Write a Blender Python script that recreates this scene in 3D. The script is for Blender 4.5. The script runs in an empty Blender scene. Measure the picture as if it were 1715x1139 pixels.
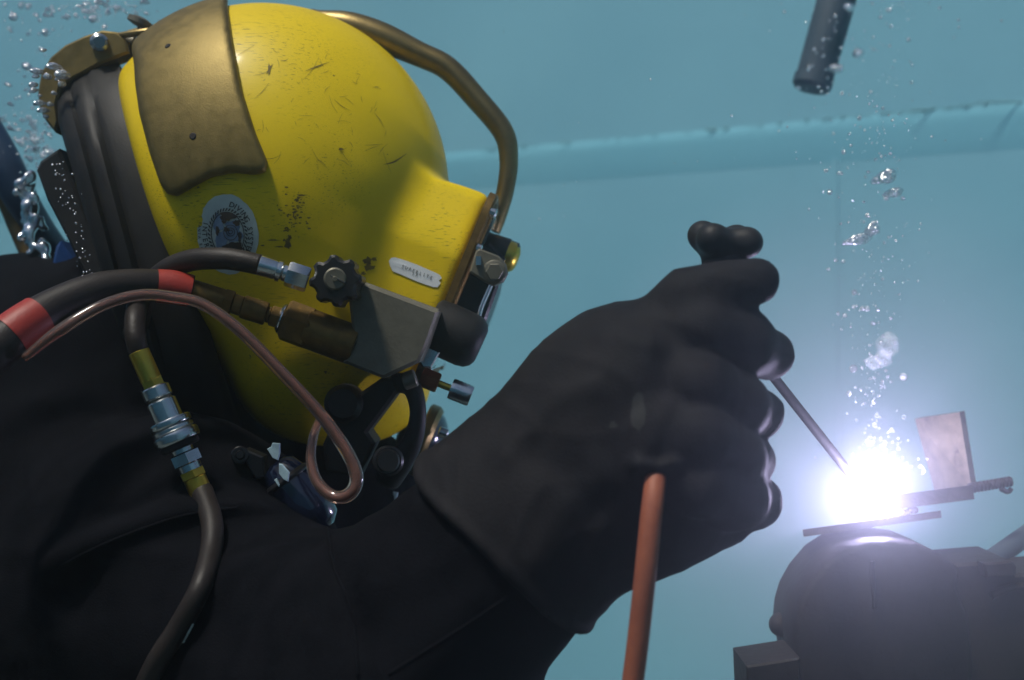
import bpy, bmesh, math, random
import numpy as np
from mathutils import Vector, Matrix
from mathutils.bvhtree import BVHTree

random.seed(11)
rng = np.random.default_rng(5)
SC = bpy.context.scene
COL = SC.collection
R = math.radians

# ------------------------------------------------------------------ camera, sky, sun, exposure
D = 1.1                                   # camera stands 1.1 m from the plane y = 0 (helmet centre)
K = 36.0 / 40.0 / 1715.0
DY = 0.0                                  # a group of things can be set deeper as a whole
def S(y): return K * (D + y + DY)              # metres per photo pixel at depth y
def P(px, py, y): return Vector(((px - 857.5) * S(y), y + DY, (569.5 - py) * S(y)))

cam = bpy.data.cameras.new('camera')
cam.lens = 40; cam.sensor_width = 36; cam.clip_start = 0.02; cam.clip_end = 200
cam.dof.use_dof = True; cam.dof.focus_distance = 0.90; cam.dof.aperture_fstop = 4.5
camo = bpy.data.objects.new('camera', cam); COL.objects.link(camo)
camo.location = (0, -D, 0); camo.rotation_euler = (R(90), 0, 0)
SC.camera = camo

SUN_EL, SUN_AZ = 66.0, 224.0              # azimuth: degrees clockwise from +Y, where the light comes from
w = bpy.data.worlds.new('World'); SC.world = w; w.use_nodes = True
nt = w.node_tree
sky = nt.nodes.new('ShaderNodeTexSky'); sky.sky_type = 'NISHITA'; sky.sun_disc = False
sky.sun_elevation = R(SUN_EL); sky.sun_rotation = R(SUN_AZ)
bg = nt.nodes['Background']; bg.inputs['Strength'].default_value = 0.065
nt.links.new(sky.outputs[0], bg.inputs['Color'])
sun = bpy.data.lights.new('sun', 'SUN'); sun.energy = 3.4; sun.angle = R(8); sun.color = (1.0, 0.95, 0.86)
suno = bpy.data.objects.new('sun', sun); COL.objects.link(suno)
sd = Vector((math.sin(R(SUN_AZ)) * math.cos(R(SUN_EL)), math.cos(R(SUN_AZ)) * math.cos(R(SUN_EL)), math.sin(R(SUN_EL))))
suno.rotation_euler = sd.to_track_quat('Z', 'Y').to_euler()
SC.view_settings.view_transform = 'Standard'; SC.view_settings.look = 'None'
SC.view_settings.gamma = 1.0; SC.view_settings.use_curve_mapping = False
SC.view_settings.exposure = 0.0
SC.render.engine = 'CYCLES'
SC.cycles.use_denoising = True
SC.cycles.max_bounces = 8; SC.cycles.volume_bounces = 1
SC.cycles.transparent_max_bounces = 12
SC.cycles.sample_clamp_indirect = 6.0
SC.cycles.volume_step_rate = 1.0; SC.cycles.volume_max_steps = 256

# ------------------------------------------------------------------ materials
def node(t, kind, **kw):
    n = t.nodes.new(kind)
    for k, v in kw.items():
        if k in n.inputs: n.inputs[k].default_value = v
        else: setattr(n, k, v)
    return n

def mat(name, c1, c2=None, rough=0.5, metal=0.0, scale=30.0, bump=0.0, bscale=200.0, coat=0.0, rvar=0.12,
        spots=None, spot_scale=60.0, spot_lo=0.66, sheen=0.0, spec=0.5, trans=0.0, ior=1.45):
    m = bpy.data.materials.new(name); m.use_nodes = True
    t = m.node_tree; b = t.nodes['Principled BSDF']
    b.inputs['Metallic'].default_value = metal
    b.inputs['Coat Weight'].default_value = coat; b.inputs['Coat Roughness'].default_value = 0.12
    b.inputs['Sheen Weight'].default_value = sheen
    b.inputs['Specular IOR Level'].default_value = spec
    b.inputs['Transmission Weight'].default_value = trans; b.inputs['IOR'].default_value = ior
    tc = node(t, 'ShaderNodeTexCoord')
    n1 = node(t, 'ShaderNodeTexNoise', Scale=scale, Detail=6.0, Roughness=0.6)
    t.links.new(tc.outputs['Object'], n1.inputs['Vector'])
    mx = node(t, 'ShaderNodeMix', data_type='RGBA')
    rp = node(t, 'ShaderNodeMapRange'); rp.inputs[1].default_value = 0.35; rp.inputs[2].default_value = 0.65
    t.links.new(n1.outputs[0], rp.inputs[0]); t.links.new(rp.outputs[0], mx.inputs[0])
    mx.inputs[6].default_value = (*c1, 1); mx.inputs[7].default_value = (*(c2 or c1), 1)
    col = mx.outputs[2]
    if spots:
        n2 = node(t, 'ShaderNodeTexNoise', Scale=spot_scale, Detail=8.0, Roughness=0.7)
        t.links.new(tc.outputs['Object'], n2.inputs['Vector'])
        r2 = node(t, 'ShaderNodeMapRange'); r2.inputs[1].default_value = spot_lo; r2.inputs[2].default_value = spot_lo + 0.05
        t.links.new(n2.outputs[0], r2.inputs[0])
        m2 = node(t, 'ShaderNodeMix', data_type='RGBA'); m2.inputs[7].default_value = (*spots, 1)
        t.links.new(r2.outputs[0], m2.inputs[0]); t.links.new(col, m2.inputs[6]); col = m2.outputs[2]
    t.links.new(col, b.inputs['Base Color'])
    rr = node(t, 'ShaderNodeMapRange'); rr.inputs[3].default_value = max(0.02, rough - rvar); rr.inputs[4].default_value = min(1, rough + rvar)
    t.links.new(n1.outputs[0], rr.inputs[0]); t.links.new(rr.outputs[0], b.inputs['Roughness'])
    if bump:
        n3 = node(t, 'ShaderNodeTexNoise', Scale=bscale, Detail=5.0)
        t.links.new(tc.outputs['Object'], n3.inputs['Vector'])
        bp = node(t, 'ShaderNodeBump', Strength=bump, Distance=0.002)
        t.links.new(n3.outputs[0], bp.inputs['Height']); t.links.new(bp.outputs[0], b.inputs['Normal'])
    return m

def scratched_yellow():
    m = mat('yellow_gelcoat', (0.72, 0.525, 0.003), (0.66, 0.475, 0.003), rough=0.46, scale=6, coat=0.08, spec=0.3, rvar=0.08)
    t = m.node_tree; b = t.nodes['Principled BSDF']
    tc = node(t, 'ShaderNodeTexCoord')
    col = b.inputs['Base Color'].links[0].from_socket
    # fine scuffs: stretched noise in several directions, only inside patches
    acc = None
    for i, (rx, ry, rz) in enumerate(((0.2, 0.9, 0.3), (0.1, 0.35, 1.0), (0.5, -0.5, 0.2), (1.1, 0.15, -0.4), (-.3, 1.5, .2))):
        wn = node(t, 'ShaderNodeTexNoise', Scale=14.0, Detail=2.0)       # bend the scratch lines
        mp = node(t, 'ShaderNodeMapping'); mp.inputs['Rotation'].default_value = (rx, ry, rz)
        mp.inputs['Scale'].default_value = (45, 800, 800); mp.inputs['Location'].default_value = (i * 3.1, i * 1.7, 0)
        t.links.new(tc.outputs['Object'], wn.inputs['Vector'])
        ad = node(t, 'ShaderNodeVectorMath', operation='MULTIPLY_ADD'); ad.inputs[1].default_value = (.006, .006, .006)
        t.links.new(wn.outputs['Color'], ad.inputs[0]); t.links.new(tc.outputs['Object'], ad.inputs[2])
        t.links.new(ad.outputs[0], mp.inputs['Vector'])
        n = node(t, 'ShaderNodeTexNoise', Scale=1.0, Detail=1.0)
        t.links.new(mp.outputs[0], n.inputs['Vector'])
        r = node(t, 'ShaderNodeMapRange'); r.inputs[1].default_value = 0.70; r.inputs[2].default_value = 0.76
        t.links.new(n.outputs[0], r.inputs[0])
        if acc is None: acc = r.outputs[0]
        else:
            mxx = node(t, 'ShaderNodeMath', operation='MAXIMUM'); t.links.new(acc, mxx.inputs[0]); t.links.new(r.outputs[0], mxx.inputs[1]); acc = mxx.outputs[0]
    pn = node(t, 'ShaderNodeTexNoise', Scale=9.0, Detail=3.0); t.links.new(tc.outputs['Object'], pn.inputs['Vector'])
    pr = node(t, 'ShaderNodeMapRange'); pr.inputs[1].default_value = 0.42; pr.inputs[2].default_value = 0.62; pr.inputs[4].default_value = 0.75
    t.links.new(pn.outputs[0], pr.inputs[0])
    ml = node(t, 'ShaderNodeMath', operation='MULTIPLY'); t.links.new(acc, ml.inputs[0]); t.links.new(pr.outputs[0], ml.inputs[1])
    sp = node(t, 'ShaderNodeTexNoise', Scale=150.0, Detail=3.0); t.links.new(tc.outputs['Object'], sp.inputs['Vector'])
    sr = node(t, 'ShaderNodeMapRange'); sr.inputs[1].default_value = 0.735; sr.inputs[2].default_value = 0.76; sr.inputs[4].default_value = 0.9
    t.links.new(sp.outputs[0], sr.inputs[0])
    mm = node(t, 'ShaderNodeMath', operation='MAXIMUM'); t.links.new(ml.outputs[0], mm.inputs[0]); t.links.new(sr.outputs[0], mm.inputs[1])
    mx = node(t, 'ShaderNodeMix', data_type='RGBA'); mx.inputs[7].default_value = (0.09, 0.065, 0.006, 1)
    t.links.new(mm.outputs[0], mx.inputs[0]); t.links.new(col, mx.inputs[6]); t.links.new(mx.outputs[2], b.inputs['Base Color'])
    return m

M = {}
M['yellow'] = scratched_yellow()
M['brass'] = mat('dull_brass', (0.150, 0.112, 0.036), (0.200, 0.150, 0.052), rough=0.52, metal=0.75, scale=90, bump=0.10, bscale=800, spots=(0.05, 0.035, 0.012), spot_scale=55, spot_lo=0.70)
M['bronze'] = mat('tarnished_bronze', (0.25, 0.185, 0.075), (0.16, 0.12, 0.05), rough=0.42, metal=0.9, scale=35, bump=0.08, bscale=350)
M['brass_bright'] = mat('bright_brass', (0.62, 0.46, 0.07), (0.5, 0.36, 0.05), rough=0.33, metal=0.95, scale=50, bump=0.06, bscale=400, spots=(0.2, 0.12, 0.02), spot_scale=90, spot_lo=0.72)
M['brass_old'] = mat('old_brown_brass', (0.20, 0.12, 0.035), (0.12, 0.075, 0.025), rough=0.5, metal=0.8, scale=70, bump=0.15, bscale=300)
M['chrome'] = mat('worn_chrome', (0.72, 0.74, 0.74), (0.55, 0.57, 0.57), rough=0.22, metal=1.0, scale=60, bump=0.04, bscale=400)
M['steel'] = mat('dull_grey_steel', (0.175, 0.165, 0.125), (0.12, 0.112, 0.085), rough=0.5, metal=0.5, scale=45, bump=0.10, bscale=350, spots=(0.07, 0.06, 0.05), spot_scale=80, spot_lo=0.68)
M['rubber'] = mat('black_rubber', (0.010, 0.010, 0.011), (0.016, 0.015, 0.015), rough=0.55, scale=40, bump=0.10, bscale=500, spec=0.3)
M['hose'] = mat('black_hose_rubber', (0.014, 0.011, 0.010), (0.022, 0.017, 0.015), rough=0.5, scale=60, bump=0.15, bscale=600, spec=0.35)
M['plastic'] = mat('black_plastic', (0.008, 0.008, 0.009), (0.012, 0.012, 0.013), rough=0.32, scale=60, bump=0.05, bscale=500)
M['suit'] = mat('black_suit_fabric', (0.0022, 0.0026, 0.0042), (0.0046, 0.0048, 0.0070), rough=0.88, scale=35, bump=0.30, bscale=700, spec=0.06)
M['glove'] = mat('black_glove_rubber', (0.0085, 0.0085, 0.0105), (0.0145, 0.0135, 0.0155), rough=0.7, scale=28, bump=0.25, bscale=650, spec=0.12, spots=(0.022, 0.014, 0.011), spot_scale=26, spot_lo=0.68)
M['red'] = mat('red_tape', (0.32, 0.028, 0.018), (0.25, 0.022, 0.015), rough=0.5, scale=60, bump=0.12, bscale=300)
M['orange'] = mat('orange_cable_rubber', (0.31, 0.092, 0.044), (0.25, 0.07, 0.034), rough=0.6, scale=70, bump=0.12, bscale=500, spots=(0.16, 0.06, 0.035), spot_scale=110, spot_lo=0.70)
M['copper'] = mat('copper_fitting', (0.42, 0.13, 0.05), (0.30, 0.09, 0.04), rough=0.4, metal=0.85, scale=80, bump=0.1, bscale=300)
M['sticker'] = mat('pale_sticker_paper', (0.50, 0.58, 0.53), (0.42, 0.50, 0.46), rough=0.55, scale=55, spots=(0.16, 0.22, 0.22), spot_scale=45, spot_lo=0.66)
M['foil'] = mat('silver_label_foil', (0.72, 0.76, 0.77), (0.80, 0.83, 0.83), rough=0.3, metal=0.15, scale=90, spots=(0.42, 0.38, 0.10), spot_scale=160, spot_lo=0.69)
M['ink'] = mat('dark_ink', (0.025, 0.03, 0.03), rough=0.6)
M['ink_brown'] = mat('brown_ink', (0.055, 0.035, 0.02), (0.03, 0.03, 0.03), rough=0.6, scale=200)
M['ink_blue'] = mat('grey_blue_ink', (0.17, 0.26, 0.37), (0.10, 0.17, 0.27), rough=0.6, scale=180)
M['scuff'] = mat('bare_scuff', (0.17, 0.12, 0.012), (0.085, 0.06, 0.012), rough=0.7, scale=200)
M['wall'] = mat('pale_blue_tank_paint', (0.195, 0.45, 0.55), (0.228, 0.505, 0.60), rough=0.6, scale=1.3, spots=(0.175, 0.425, 0.51), spot_scale=2.2, spot_lo=0.60, bump=0.05, bscale=40, spec=0.2)
M['floor'] = mat('dark_floor', (0.05, 0.075, 0.08), (0.08, 0.10, 0.10), rough=0.9, scale=5, bump=0.4, bscale=60)  # unseen floor, made dark to cut light bounced up at the helmet
M['rail'] = mat('blue_rail_paint', (0.185, 0.48, 0.585), (0.20, 0.50, 0.60), rough=0.55, scale=3, spec=0.2)
M['dirt'] = mat('brown_grime', (0.16, 0.33, 0.36), (0.185, 0.41, 0.46), rough=0.9, scale=14)
M['dark_metal'] = mat('dark_rusty_steel', (0.012, 0.010, 0.011), (0.021, 0.016, 0.016), rough=0.7, metal=0.2, scale=30, bump=0.5, bscale=120, spots=(0.035, 0.022, 0.018), spot_scale=40, spot_lo=0.66)
M['plate'] = mat('scoured_steel_plate', (0.060, 0.046, 0.040), (0.115, 0.092, 0.080), rough=0.5, metal=0.3, scale=60, bump=0.3, bscale=200, spots=(0.04, 0.022, 0.018), spot_scale=50, spot_lo=0.62)
M['pipe'] = mat('dark_blue_pipe_paint', (0.035, 0.060, 0.085), (0.045, 0.07, 0.095), rough=0.6, scale=25)
M['blue_hose'] = mat('dark_blue_hose', (0.010, 0.030, 0.075), (0.016, 0.04, 0.085), rough=0.45, scale=25)
M['blue'] = mat('deep_blue_plastic', (0.012, 0.045, 0.16), (0.008, 0.03, 0.11), rough=0.35, scale=20)
M['blue_gloss'] = mat('glossy_navy', (0.006, 0.010, 0.028), rough=0.12, coat=1.0, rvar=0.03)
M['scrap'] = mat('pale_webbing', (0.42, 0.58, 0.62), (0.3, 0.44, 0.5), rough=0.5, scale=120)
M['glass'] = mat('dark_port_glass', (0.01, 0.012, 0.014), rough=0.06, coat=1.0, rvar=0.02)
M['tube'] = mat('clear_copper_tinted_tube', (0.85, 0.58, 0.47), (0.75, 0.5, 0.4), rough=0.08, trans=0.93, ior=1.2, rvar=0.04, scale=80, coat=1.0)
M['bore'] = mat('coppery_bore', (0.10, 0.036, 0.022), (0.14, 0.055, 0.03), rough=0.35, scale=60)
M['smear'] = mat('grey_smear', (0.011, 0.0115, 0.012), (0.019, 0.020, 0.020), rough=0.8, scale=150)
M['upright'] = mat('scorched_steel', (0.060, 0.047, 0.026), (0.125, 0.10, 0.062), rough=0.5, metal=0.2, scale=70, bump=0.4, bscale=160, spots=(0.03, 0.018, 0.01), spot_scale=60, spot_lo=0.60)
M['rod'] = mat('grey_electrode_coating', (0.04, 0.038, 0.042), (0.06, 0.055, 0.06), rough=0.8, scale=120, bump=0.3, bscale=500)

def bubble_mat():
    m = bpy.data.materials.new('air_bubble_skin'); m.use_nodes = True
    t = m.node_tree; b = t.nodes['Principled BSDF']
    b.inputs['Base Color'].default_value = (1, 1, 1, 1); b.inputs['Transmission Weight'].default_value = 1.0
    b.inputs['Roughness'].default_value = 0.04; b.inputs['IOR'].default_value = 0.75
    tc = node(t, 'ShaderNodeTexCoord'); n = node(t, 'ShaderNodeTexNoise', Scale=2.2, Detail=2.0)
    t.links.new(tc.outputs['Object'], n.inputs['Vector'])
    bp = node(t, 'ShaderNodeBump', Strength=0.35, Distance=0.25); t.links.new(n.outputs[0], bp.inputs['Height']); t.links.new(bp.outputs[0], b.inputs['Normal'])
    g = node(t, 'ShaderNodeBsdfGlossy', Roughness=0.22); g.inputs['Color'].default_value = (.95, .97, 1, 1)
    t.links.new(bp.outputs[0], g.inputs['Normal'])
    mx = node(t, 'ShaderNodeMixShader'); mx.inputs[0].default_value = 0.42
    t.links.new(b.outputs[0], mx.inputs[1]); t.links.new(g.outputs[0], mx.inputs[2]); t.links.new(mx.outputs[0], t.nodes['Material Output'].inputs['Surface'])
    return m
M['bubble'] = bubble_mat()
def froth_mat():
    m = bpy.data.materials.new('bubble_froth'); m.use_nodes = True
    t = m.node_tree; b = t.nodes['Principled BSDF']; out = t.nodes['Material Output']
    b.inputs['Base Color'].default_value = (0.85, 0.88, 0.9, 1); b.inputs['Roughness'].default_value = 0.35
    tr = node(t, 'ShaderNodeBsdfTransparent'); mx = node(t, 'ShaderNodeMixShader')
    tc = node(t, 'ShaderNodeTexCoord'); n = node(t, 'ShaderNodeTexNoise', Scale=3.0, Detail=5.0)
    t.links.new(tc.outputs['Object'], n.inputs['Vector'])
    lw = node(t, 'ShaderNodeLayerWeight', Blend=0.5)
    inv = node(t, 'ShaderNodeMath', operation='SUBTRACT'); inv.inputs[0].default_value = 1.0; t.links.new(lw.outputs['Facing'], inv.inputs[1])
    mu = node(t, 'ShaderNodeMath', operation='MULTIPLY'); t.links.new(inv.outputs[0], mu.inputs[0]); t.links.new(n.outputs[0], mu.inputs[1])
    m2_ = node(t, 'ShaderNodeMath', operation='MULTIPLY'); m2_.inputs[1].default_value = 0.55; t.links.new(mu.outputs[0], m2_.inputs[0])
    t.links.new(m2_.outputs[0], mx.inputs[0]); t.links.new(tr.outputs[0], mx.inputs[1]); t.links.new(b.outputs[0], mx.inputs[2])
    t.links.new(mx.outputs[0], out.inputs['Surface'])
    return m
M['froth'] = froth_mat()
def emit_mat(name, col, strength):
    m = bpy.data.materials.new(name); m.use_nodes = True; t = m.node_tree
    e = node(t, 'ShaderNodeEmission', Strength=strength); e.inputs['Color'].default_value = (*col, 1)
    t.links.new(e.outputs[0], t.nodes['Material Output'].inputs['Surface'])
    return m
M['arc'] = emit_mat('burning_arc', (0.86, 0.86, 1.0), 30.0)

# ------------------------------------------------------------------ object helpers
ORG = {}
def props(o, label=None, cat=None, group=None, kind=None):
    if label: o['label'] = label
    if cat: o['category'] = cat
    if group: o['group'] = group
    if kind: o['kind'] = kind
    return o
def thing(name, label, cat, loc, group=None):
    o = bpy.data.objects.new(name, None); COL.objects.link(o); o.location = loc; o.empty_display_size = 0.03
    ORG[o.name] = Vector(loc)
    return props(o, label, cat, group)
def mesh_of(name, V, F, material, smooth, off):
    me = bpy.data.meshes.new(name)
    V = np.asarray([tuple(v) for v in V] if not isinstance(V, np.ndarray) else V, dtype=np.float64) - np.array(off)
    me.from_pydata(V.tolist(), [], [list(f) for f in F]); me.update()
    bm = bmesh.new(); bm.from_mesh(me); bmesh.ops.recalc_face_normals(bm, faces=bm.faces[:]); bm.to_mesh(me); bm.free()
    if smooth is True: me.polygons.foreach_set('use_smooth', [True] * len(me.polygons))
    elif smooth:                                           # an angle: smooth with sharp edges
        me.polygons.foreach_set('use_smooth', [True] * len(me.polygons)); me.set_sharp_from_angle(angle=R(smooth))
    me.materials.append(material)
    return me
def part(name, VF, material, parent, label=None, smooth=35):
    off = ORG[parent.name]
    o = bpy.data.objects.new(name, mesh_of(name, VF[0], VF[1], material, smooth, off)); COL.objects.link(o)
    o.parent = parent; ORG[o.name] = off
    return props(o, label)
def solo(name, VF, material, label=None, cat=None, group=None, kind=None, smooth=35, loc=None):
    V = np.array([tuple(v) for v in VF[0]])
    loc = Vector(loc) if loc is not None else Vector(((V[:, 0].min() + V[:, 0].max()) / 2, (V[:, 1].min() + V[:, 1].max()) / 2, V[:, 2].min()))
    o = bpy.data.objects.new(name, mesh_of(name, V, VF[1], material, smooth, loc)); COL.objects.link(o)
    o.location = loc; ORG[o.name] = loc
    return props(o, label, cat, group, kind)
def join(*vfs):
    V, F = [], []
    for v, f in vfs:
        k = len(V); V += [Vector(x) for x in v]; F += [[i + k for i in q] for q in f]
    return V, F

def catmull(pts, n):
    pts = [np.array(p, float) for p in pts]
    q = [2 * pts[0] - pts[1]] + pts + [2 * pts[-1] - pts[-2]]
    out = []
    for i in range(1, len(q) - 2):
        for j in range(n):
            t = j / n
            out.append(0.5 * (2 * q[i] + (q[i + 1] - q[i - 1]) * t + (2 * q[i - 1] - 5 * q[i] + 4 * q[i + 1] - q[i + 2]) * t * t + (3 * q[i] - q[i - 1] - 3 * q[i + 1] + q[i + 2]) * t ** 3))
    out.append(q[-2]); return out
def tube(spec, n=8, seg=16, flat=1.0, raw=False):
    """spec: (px, py, y, radius in px) along the run -> swept tube with closed ends"""
    pts = [(*(Vector(p[:3]) if raw else P(*p[:3])), p[3] if raw else p[3] * S(p[2])) for p in spec]
    c = catmull(pts, n)
    V, F = [], []
    up = None; N = len(c)
    for i in range(N):
        a = Vector(c[max(0, i - 1)][:3]); b = Vector(c[min(N - 1, i + 1)][:3]); t = (b - a).normalized()
        if up is None: up = t.cross(Vector((0, 1, 0.13))).normalized()
        up = (up - t * up.dot(t)).normalized(); side = t.cross(up)
        for k in range(seg):
            an = 2 * math.pi * k / seg
            V.append(Vector(c[i][:3]) + (up * math.cos(an) + side * math.sin(an) * flat) * c[i][3])
    for i in range(N - 1):
        for k in range(seg):
            k2 = (k + 1) % seg
            F.append([i * seg + k, i * seg + k2, (i + 1) * seg + k2, (i + 1) * seg + k])
    F.append(list(range(seg))); F.append(list(range((N - 1) * seg, N * seg)))
    return V, F
def lathe(a, b, prof, seg=24, phase=0.0, knurl=0.0):
    """turned shape from a to b; prof: (fraction along the axis, radius in metres)"""
    a, b = Vector(a), Vector(b); ax = (b - a); L = ax.length; ax.normalize()
    u = ax.cross(Vector((0.02, 1, 0.1))).normalized(); v = ax.cross(u)
    V, F = [], []; n = len(prof)
    for i, (t, r) in enumerate(prof):
        for k in range(seg):
            an = 2 * math.pi * (k + phase + (0.5 * (i % 2) if knurl else 0)) / seg
            V.append(a + ax * L * t + (u * math.cos(an) + v * math.sin(an)) * max(r, 1e-5))
    for i in range(n - 1):
        for k in range(seg):
            k2 = (k + 1) % seg
            F.append([i * seg + k, i * seg + k2, (i + 1) * seg + k2, (i + 1) * seg + k])
    F.append(list(range(seg))); F.append(list(range((n - 1) * seg, n * seg)))
    return V, F
def cyl(a, b, r, seg=24, bev=0.15, r2=None):
    L = (Vector(b) - Vector(a)).length; r2 = r if r2 is None else r2; e = min(bev * min(r, r2) / L, 0.4)
    return lathe(a, b, [(0, r * (1 - bev)), (e, r), (1 - e, r2), (1, r2 * (1 - bev))], seg)
def hexn(a, b, r, phase=0.0, seg=6):
    return lathe(a, b, [(0, r * .9), (0.08, r), (0.92, r), (1, r * .9)], seg, phase)
def knurled(a, b, r, rows=6, seg=36, d=0.05):
    pr = [(0, r * .93)]
    L = rows * 2
    a, b = Vector(a), Vector(b)
    V, F = lathe(a, b, [(i / L, r) for i in range(L + 1)], seg)
    ax = (b - a).normalized()
    for i in range(L + 1):
        for k in range(seg):
            q = V[i * seg + k]; base = a + ax * (q - a).dot(ax)
            f = 1 - d if (i + k) % 2 else 1.0
            if i in (0, L): f = 0.94
            V[i * seg + k] = base + (q - base) * f
    return V, F
def prism(poly, y0, y1, bev=4.0, inset=None):
    """outline in photo pixels (taken at its own depth y0) given real thickness y0..y1, with a bevelled front edge"""
    n = len(poly); cx = sum(p[0] for p in poly) / n; cy = sum(p[1] for p in poly) / n
    A = sum(poly[i][0] * poly[(i + 1) % n][1] - poly[(i + 1) % n][0] * poly[i][1] for i in range(n))
    sg = 1 if A > 0 else -1
    ins = []
    for i in range(n):
        p0, p1, p2 = np.array(poly[i - 1], float), np.array(poly[i], float), np.array(poly[(i + 1) % n], float)
        e1 = p1 - p0; e2 = p2 - p1; e1 /= np.linalg.norm(e1); e2 /= np.linalg.norm(e2)
        nn = np.array([-e1[1] - e2[1], e1[0] + e2[0]]) * sg; nn /= max(np.linalg.norm(nn), 1e-6)
        c = max(0.5, nn @ (np.array([-e1[1], e1[0]]) * sg)); ins.append(p1 + nn * bev / c)
    s = S(y0); b = bev * s
    def at(p, y): v = P(p[0], p[1], y0); return Vector((v.x, y + DY, v.z))
    V = [at(p, y0) for p in ins] + [at(p, y0 + b) for p in poly] + [at(p, y1 - b) for p in poly] + [at(p, y1) for p in ins]
    F = [list(range(n)), list(range(3 * n, 4 * n))]
    for k in range(3):
        for i in range(n):
            j = (i + 1) % n; F.append([k * n + i, k * n + j, (k + 1) * n + j, (k + 1) * n + i])
    return V, F
def box(lo, hi, bev=0.0):
    x0, y0, z0 = lo; x1, y1, z1 = hi
    V = [Vector(p) for p in ((x0, y0, z0), (x1, y0, z0), (x1, y1, z0), (x0, y1, z0), (x0, y0, z1), (x1, y0, z1), (x1, y1, z1), (x0, y1, z1))]
    return V, [[0, 1, 2, 3], [4, 5, 6, 7], [0, 1, 5, 4], [1, 2, 6, 5], [2, 3, 7, 6], [3, 0, 4, 7]]
def ball(c, rx, ry, rz, seg=20, rings=12):
    c = Vector(c); V, F = [], []
    for i in range(rings + 1):
        th = math.pi * i / rings
        for k in range(seg):
            an = 2 * math.pi * k / seg
            s = max(math.sin(th), 0.002)
            V.append(c + Vector((rx * s * math.cos(an), ry * s * math.sin(an), rz * math.cos(th))))
    for i in range(rings):
        for k in range(seg):
            k2 = (k + 1) % seg; F.append([i * seg + k, i * seg + k2, (i + 1) * seg + k2, (i + 1) * seg + k])
    return V, F

# ---- implicit surfaces (numpy surface nets)
def smin(a, b, k):
    h = np.clip(0.5 + 0.5 * (b - a) / k, 0, 1); return b + (a - b) * h - k * h * (1 - h)
def smax(a, b, k): return -smin(-a, -b, k)
class Grid:
    def __init__(s, lo, hi, h):
        s.lo = np.array(lo, np.float32); s.h = h
        ax = [np.arange(lo[i], hi[i] + h, h, dtype=np.float32) for i in range(3)]
        s.X, s.Y, s.Z = np.meshgrid(*ax, indexing='ij')
    def ell(s, c, r):
        x = (s.X - c[0]); y = (s.Y - c[1]); z = (s.Z - c[2])
        k0 = np.sqrt((x / r[0]) ** 2 + (y / r[1]) ** 2 + (z / r[2]) ** 2); k1 = np.sqrt((x / r[0] ** 2) ** 2 + (y / r[1] ** 2) ** 2 + (z / r[2] ** 2) ** 2)
        return k0 * (k0 - 1) / np.maximum(k1, 1e-9)
    def cap(s, a, b, ra, rb):
        a = np.array(a, np.float32); b = np.array(b, np.float32); d = b - a; L = float(d @ d)
        t = np.clip(((s.X - a[0]) * d[0] + (s.Y - a[1]) * d[1] + (s.Z - a[2]) * d[2]) / L, 0, 1)
        return np.sqrt((s.X - a[0] - t * d[0]) ** 2 + (s.Y - a[1] - t * d[1]) ** 2 + (s.Z - a[2] - t * d[2]) ** 2) - (ra + (rb - ra) * t)
    def chain(s, pts, k):
        f = None
        for (a, ra), (b, rb) in zip(pts[:-1], pts[1:]):
            g = s.cap(a, b, ra, rb); f = g if f is None else smin(f, g, k)
        return f
    def net(s, f):
        f = f.astype(np.float32); n = np.array(f.shape); ins = f < 0
        corners = [(i, j, k) for i in (0, 1) for j in (0, 1) for k in (0, 1)]
        def sl(a, o): return a[o[0]:o[0] + n[0] - 1, o[1]:o[1] + n[1] - 1, o[2]:o[2] + n[2] - 1]
        cnt = sum(sl(ins, c).astype(np.int8) for c in corners)
        act = (cnt > 0) & (cnt < 8); idx = np.argwhere(act)
        num = np.full(act.shape, -1, np.int64); num[act] = np.arange(len(idx))
        acc = np.zeros((len(idx), 3)); w = np.zeros(len(idx))
        vals = {c: f[idx[:, 0] + c[0], idx[:, 1] + c[1], idx[:, 2] + c[2]] for c in corners}
        for c in corners:
            for ax in range(3):
                if c[ax] == 0:
                    c2 = list(c); c2[ax] = 1; va, vb = vals[c], vals[tuple(c2)]
                    m = (va < 0) != (vb < 0); t = np.where(m, va / np.where(m, va - vb, 1), 0)
                    pt = np.tile(np.array(c, float), (len(idx), 1)); pt[:, ax] = t
                    acc[m] += pt[m]; w[m] += 1
        V = (idx + acc / w[:, None]) * s.h + s.lo
        F = []
        for ax in range(3):
            o1, o2 = [i for i in range(3) if i != ax]
            lo = [slice(1, n[i] - 1) for i in range(3)]; lo[ax] = slice(0, n[ax] - 1)
            hi = list(lo); hi[ax] = slice(1, n[ax])
            a, b = ins[tuple(lo)], ins[tuple(hi)]
            e = np.argwhere(a != b) + np.array([0 if i == ax else 1 for i in range(3)])
            def cell(d1, d2):
                q = e.copy(); q[:, o1] += d1; q[:, o2] += d2; return num[q[:, 0], q[:, 1], q[:, 2]]
            F.append(np.stack([cell(-1, -1), cell(0, -1), cell(0, 0), cell(-1, 0)], 1))
        return V, np.concatenate(F)
def polysdf(U, V, poly):
    d = np.full(U.shape, 1e9, np.float32); sg = np.ones(U.shape, np.float32); n = len(poly)
    for i in range(n):
        a = poly[i]; b = poly[i - 1]; ex, ey = b[0] - a[0], b[1] - a[1]; wx, wy = U - a[0], V - a[1]
        t = np.clip((wx * ex + wy * ey) / (ex * ex + ey * ey), 0, 1)
        d = np.minimum(d, (wx - ex * t) ** 2 + (wy - ey * t) ** 2)
        c1 = V >= a[1]; c2 = V < b[1]; c3 = ex * wy > ey * wx
        sg = np.where((c1 & c2 & c3) | (~c1 & ~c2 & ~c3), -sg, sg)
    return np.sqrt(d) * sg
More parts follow.
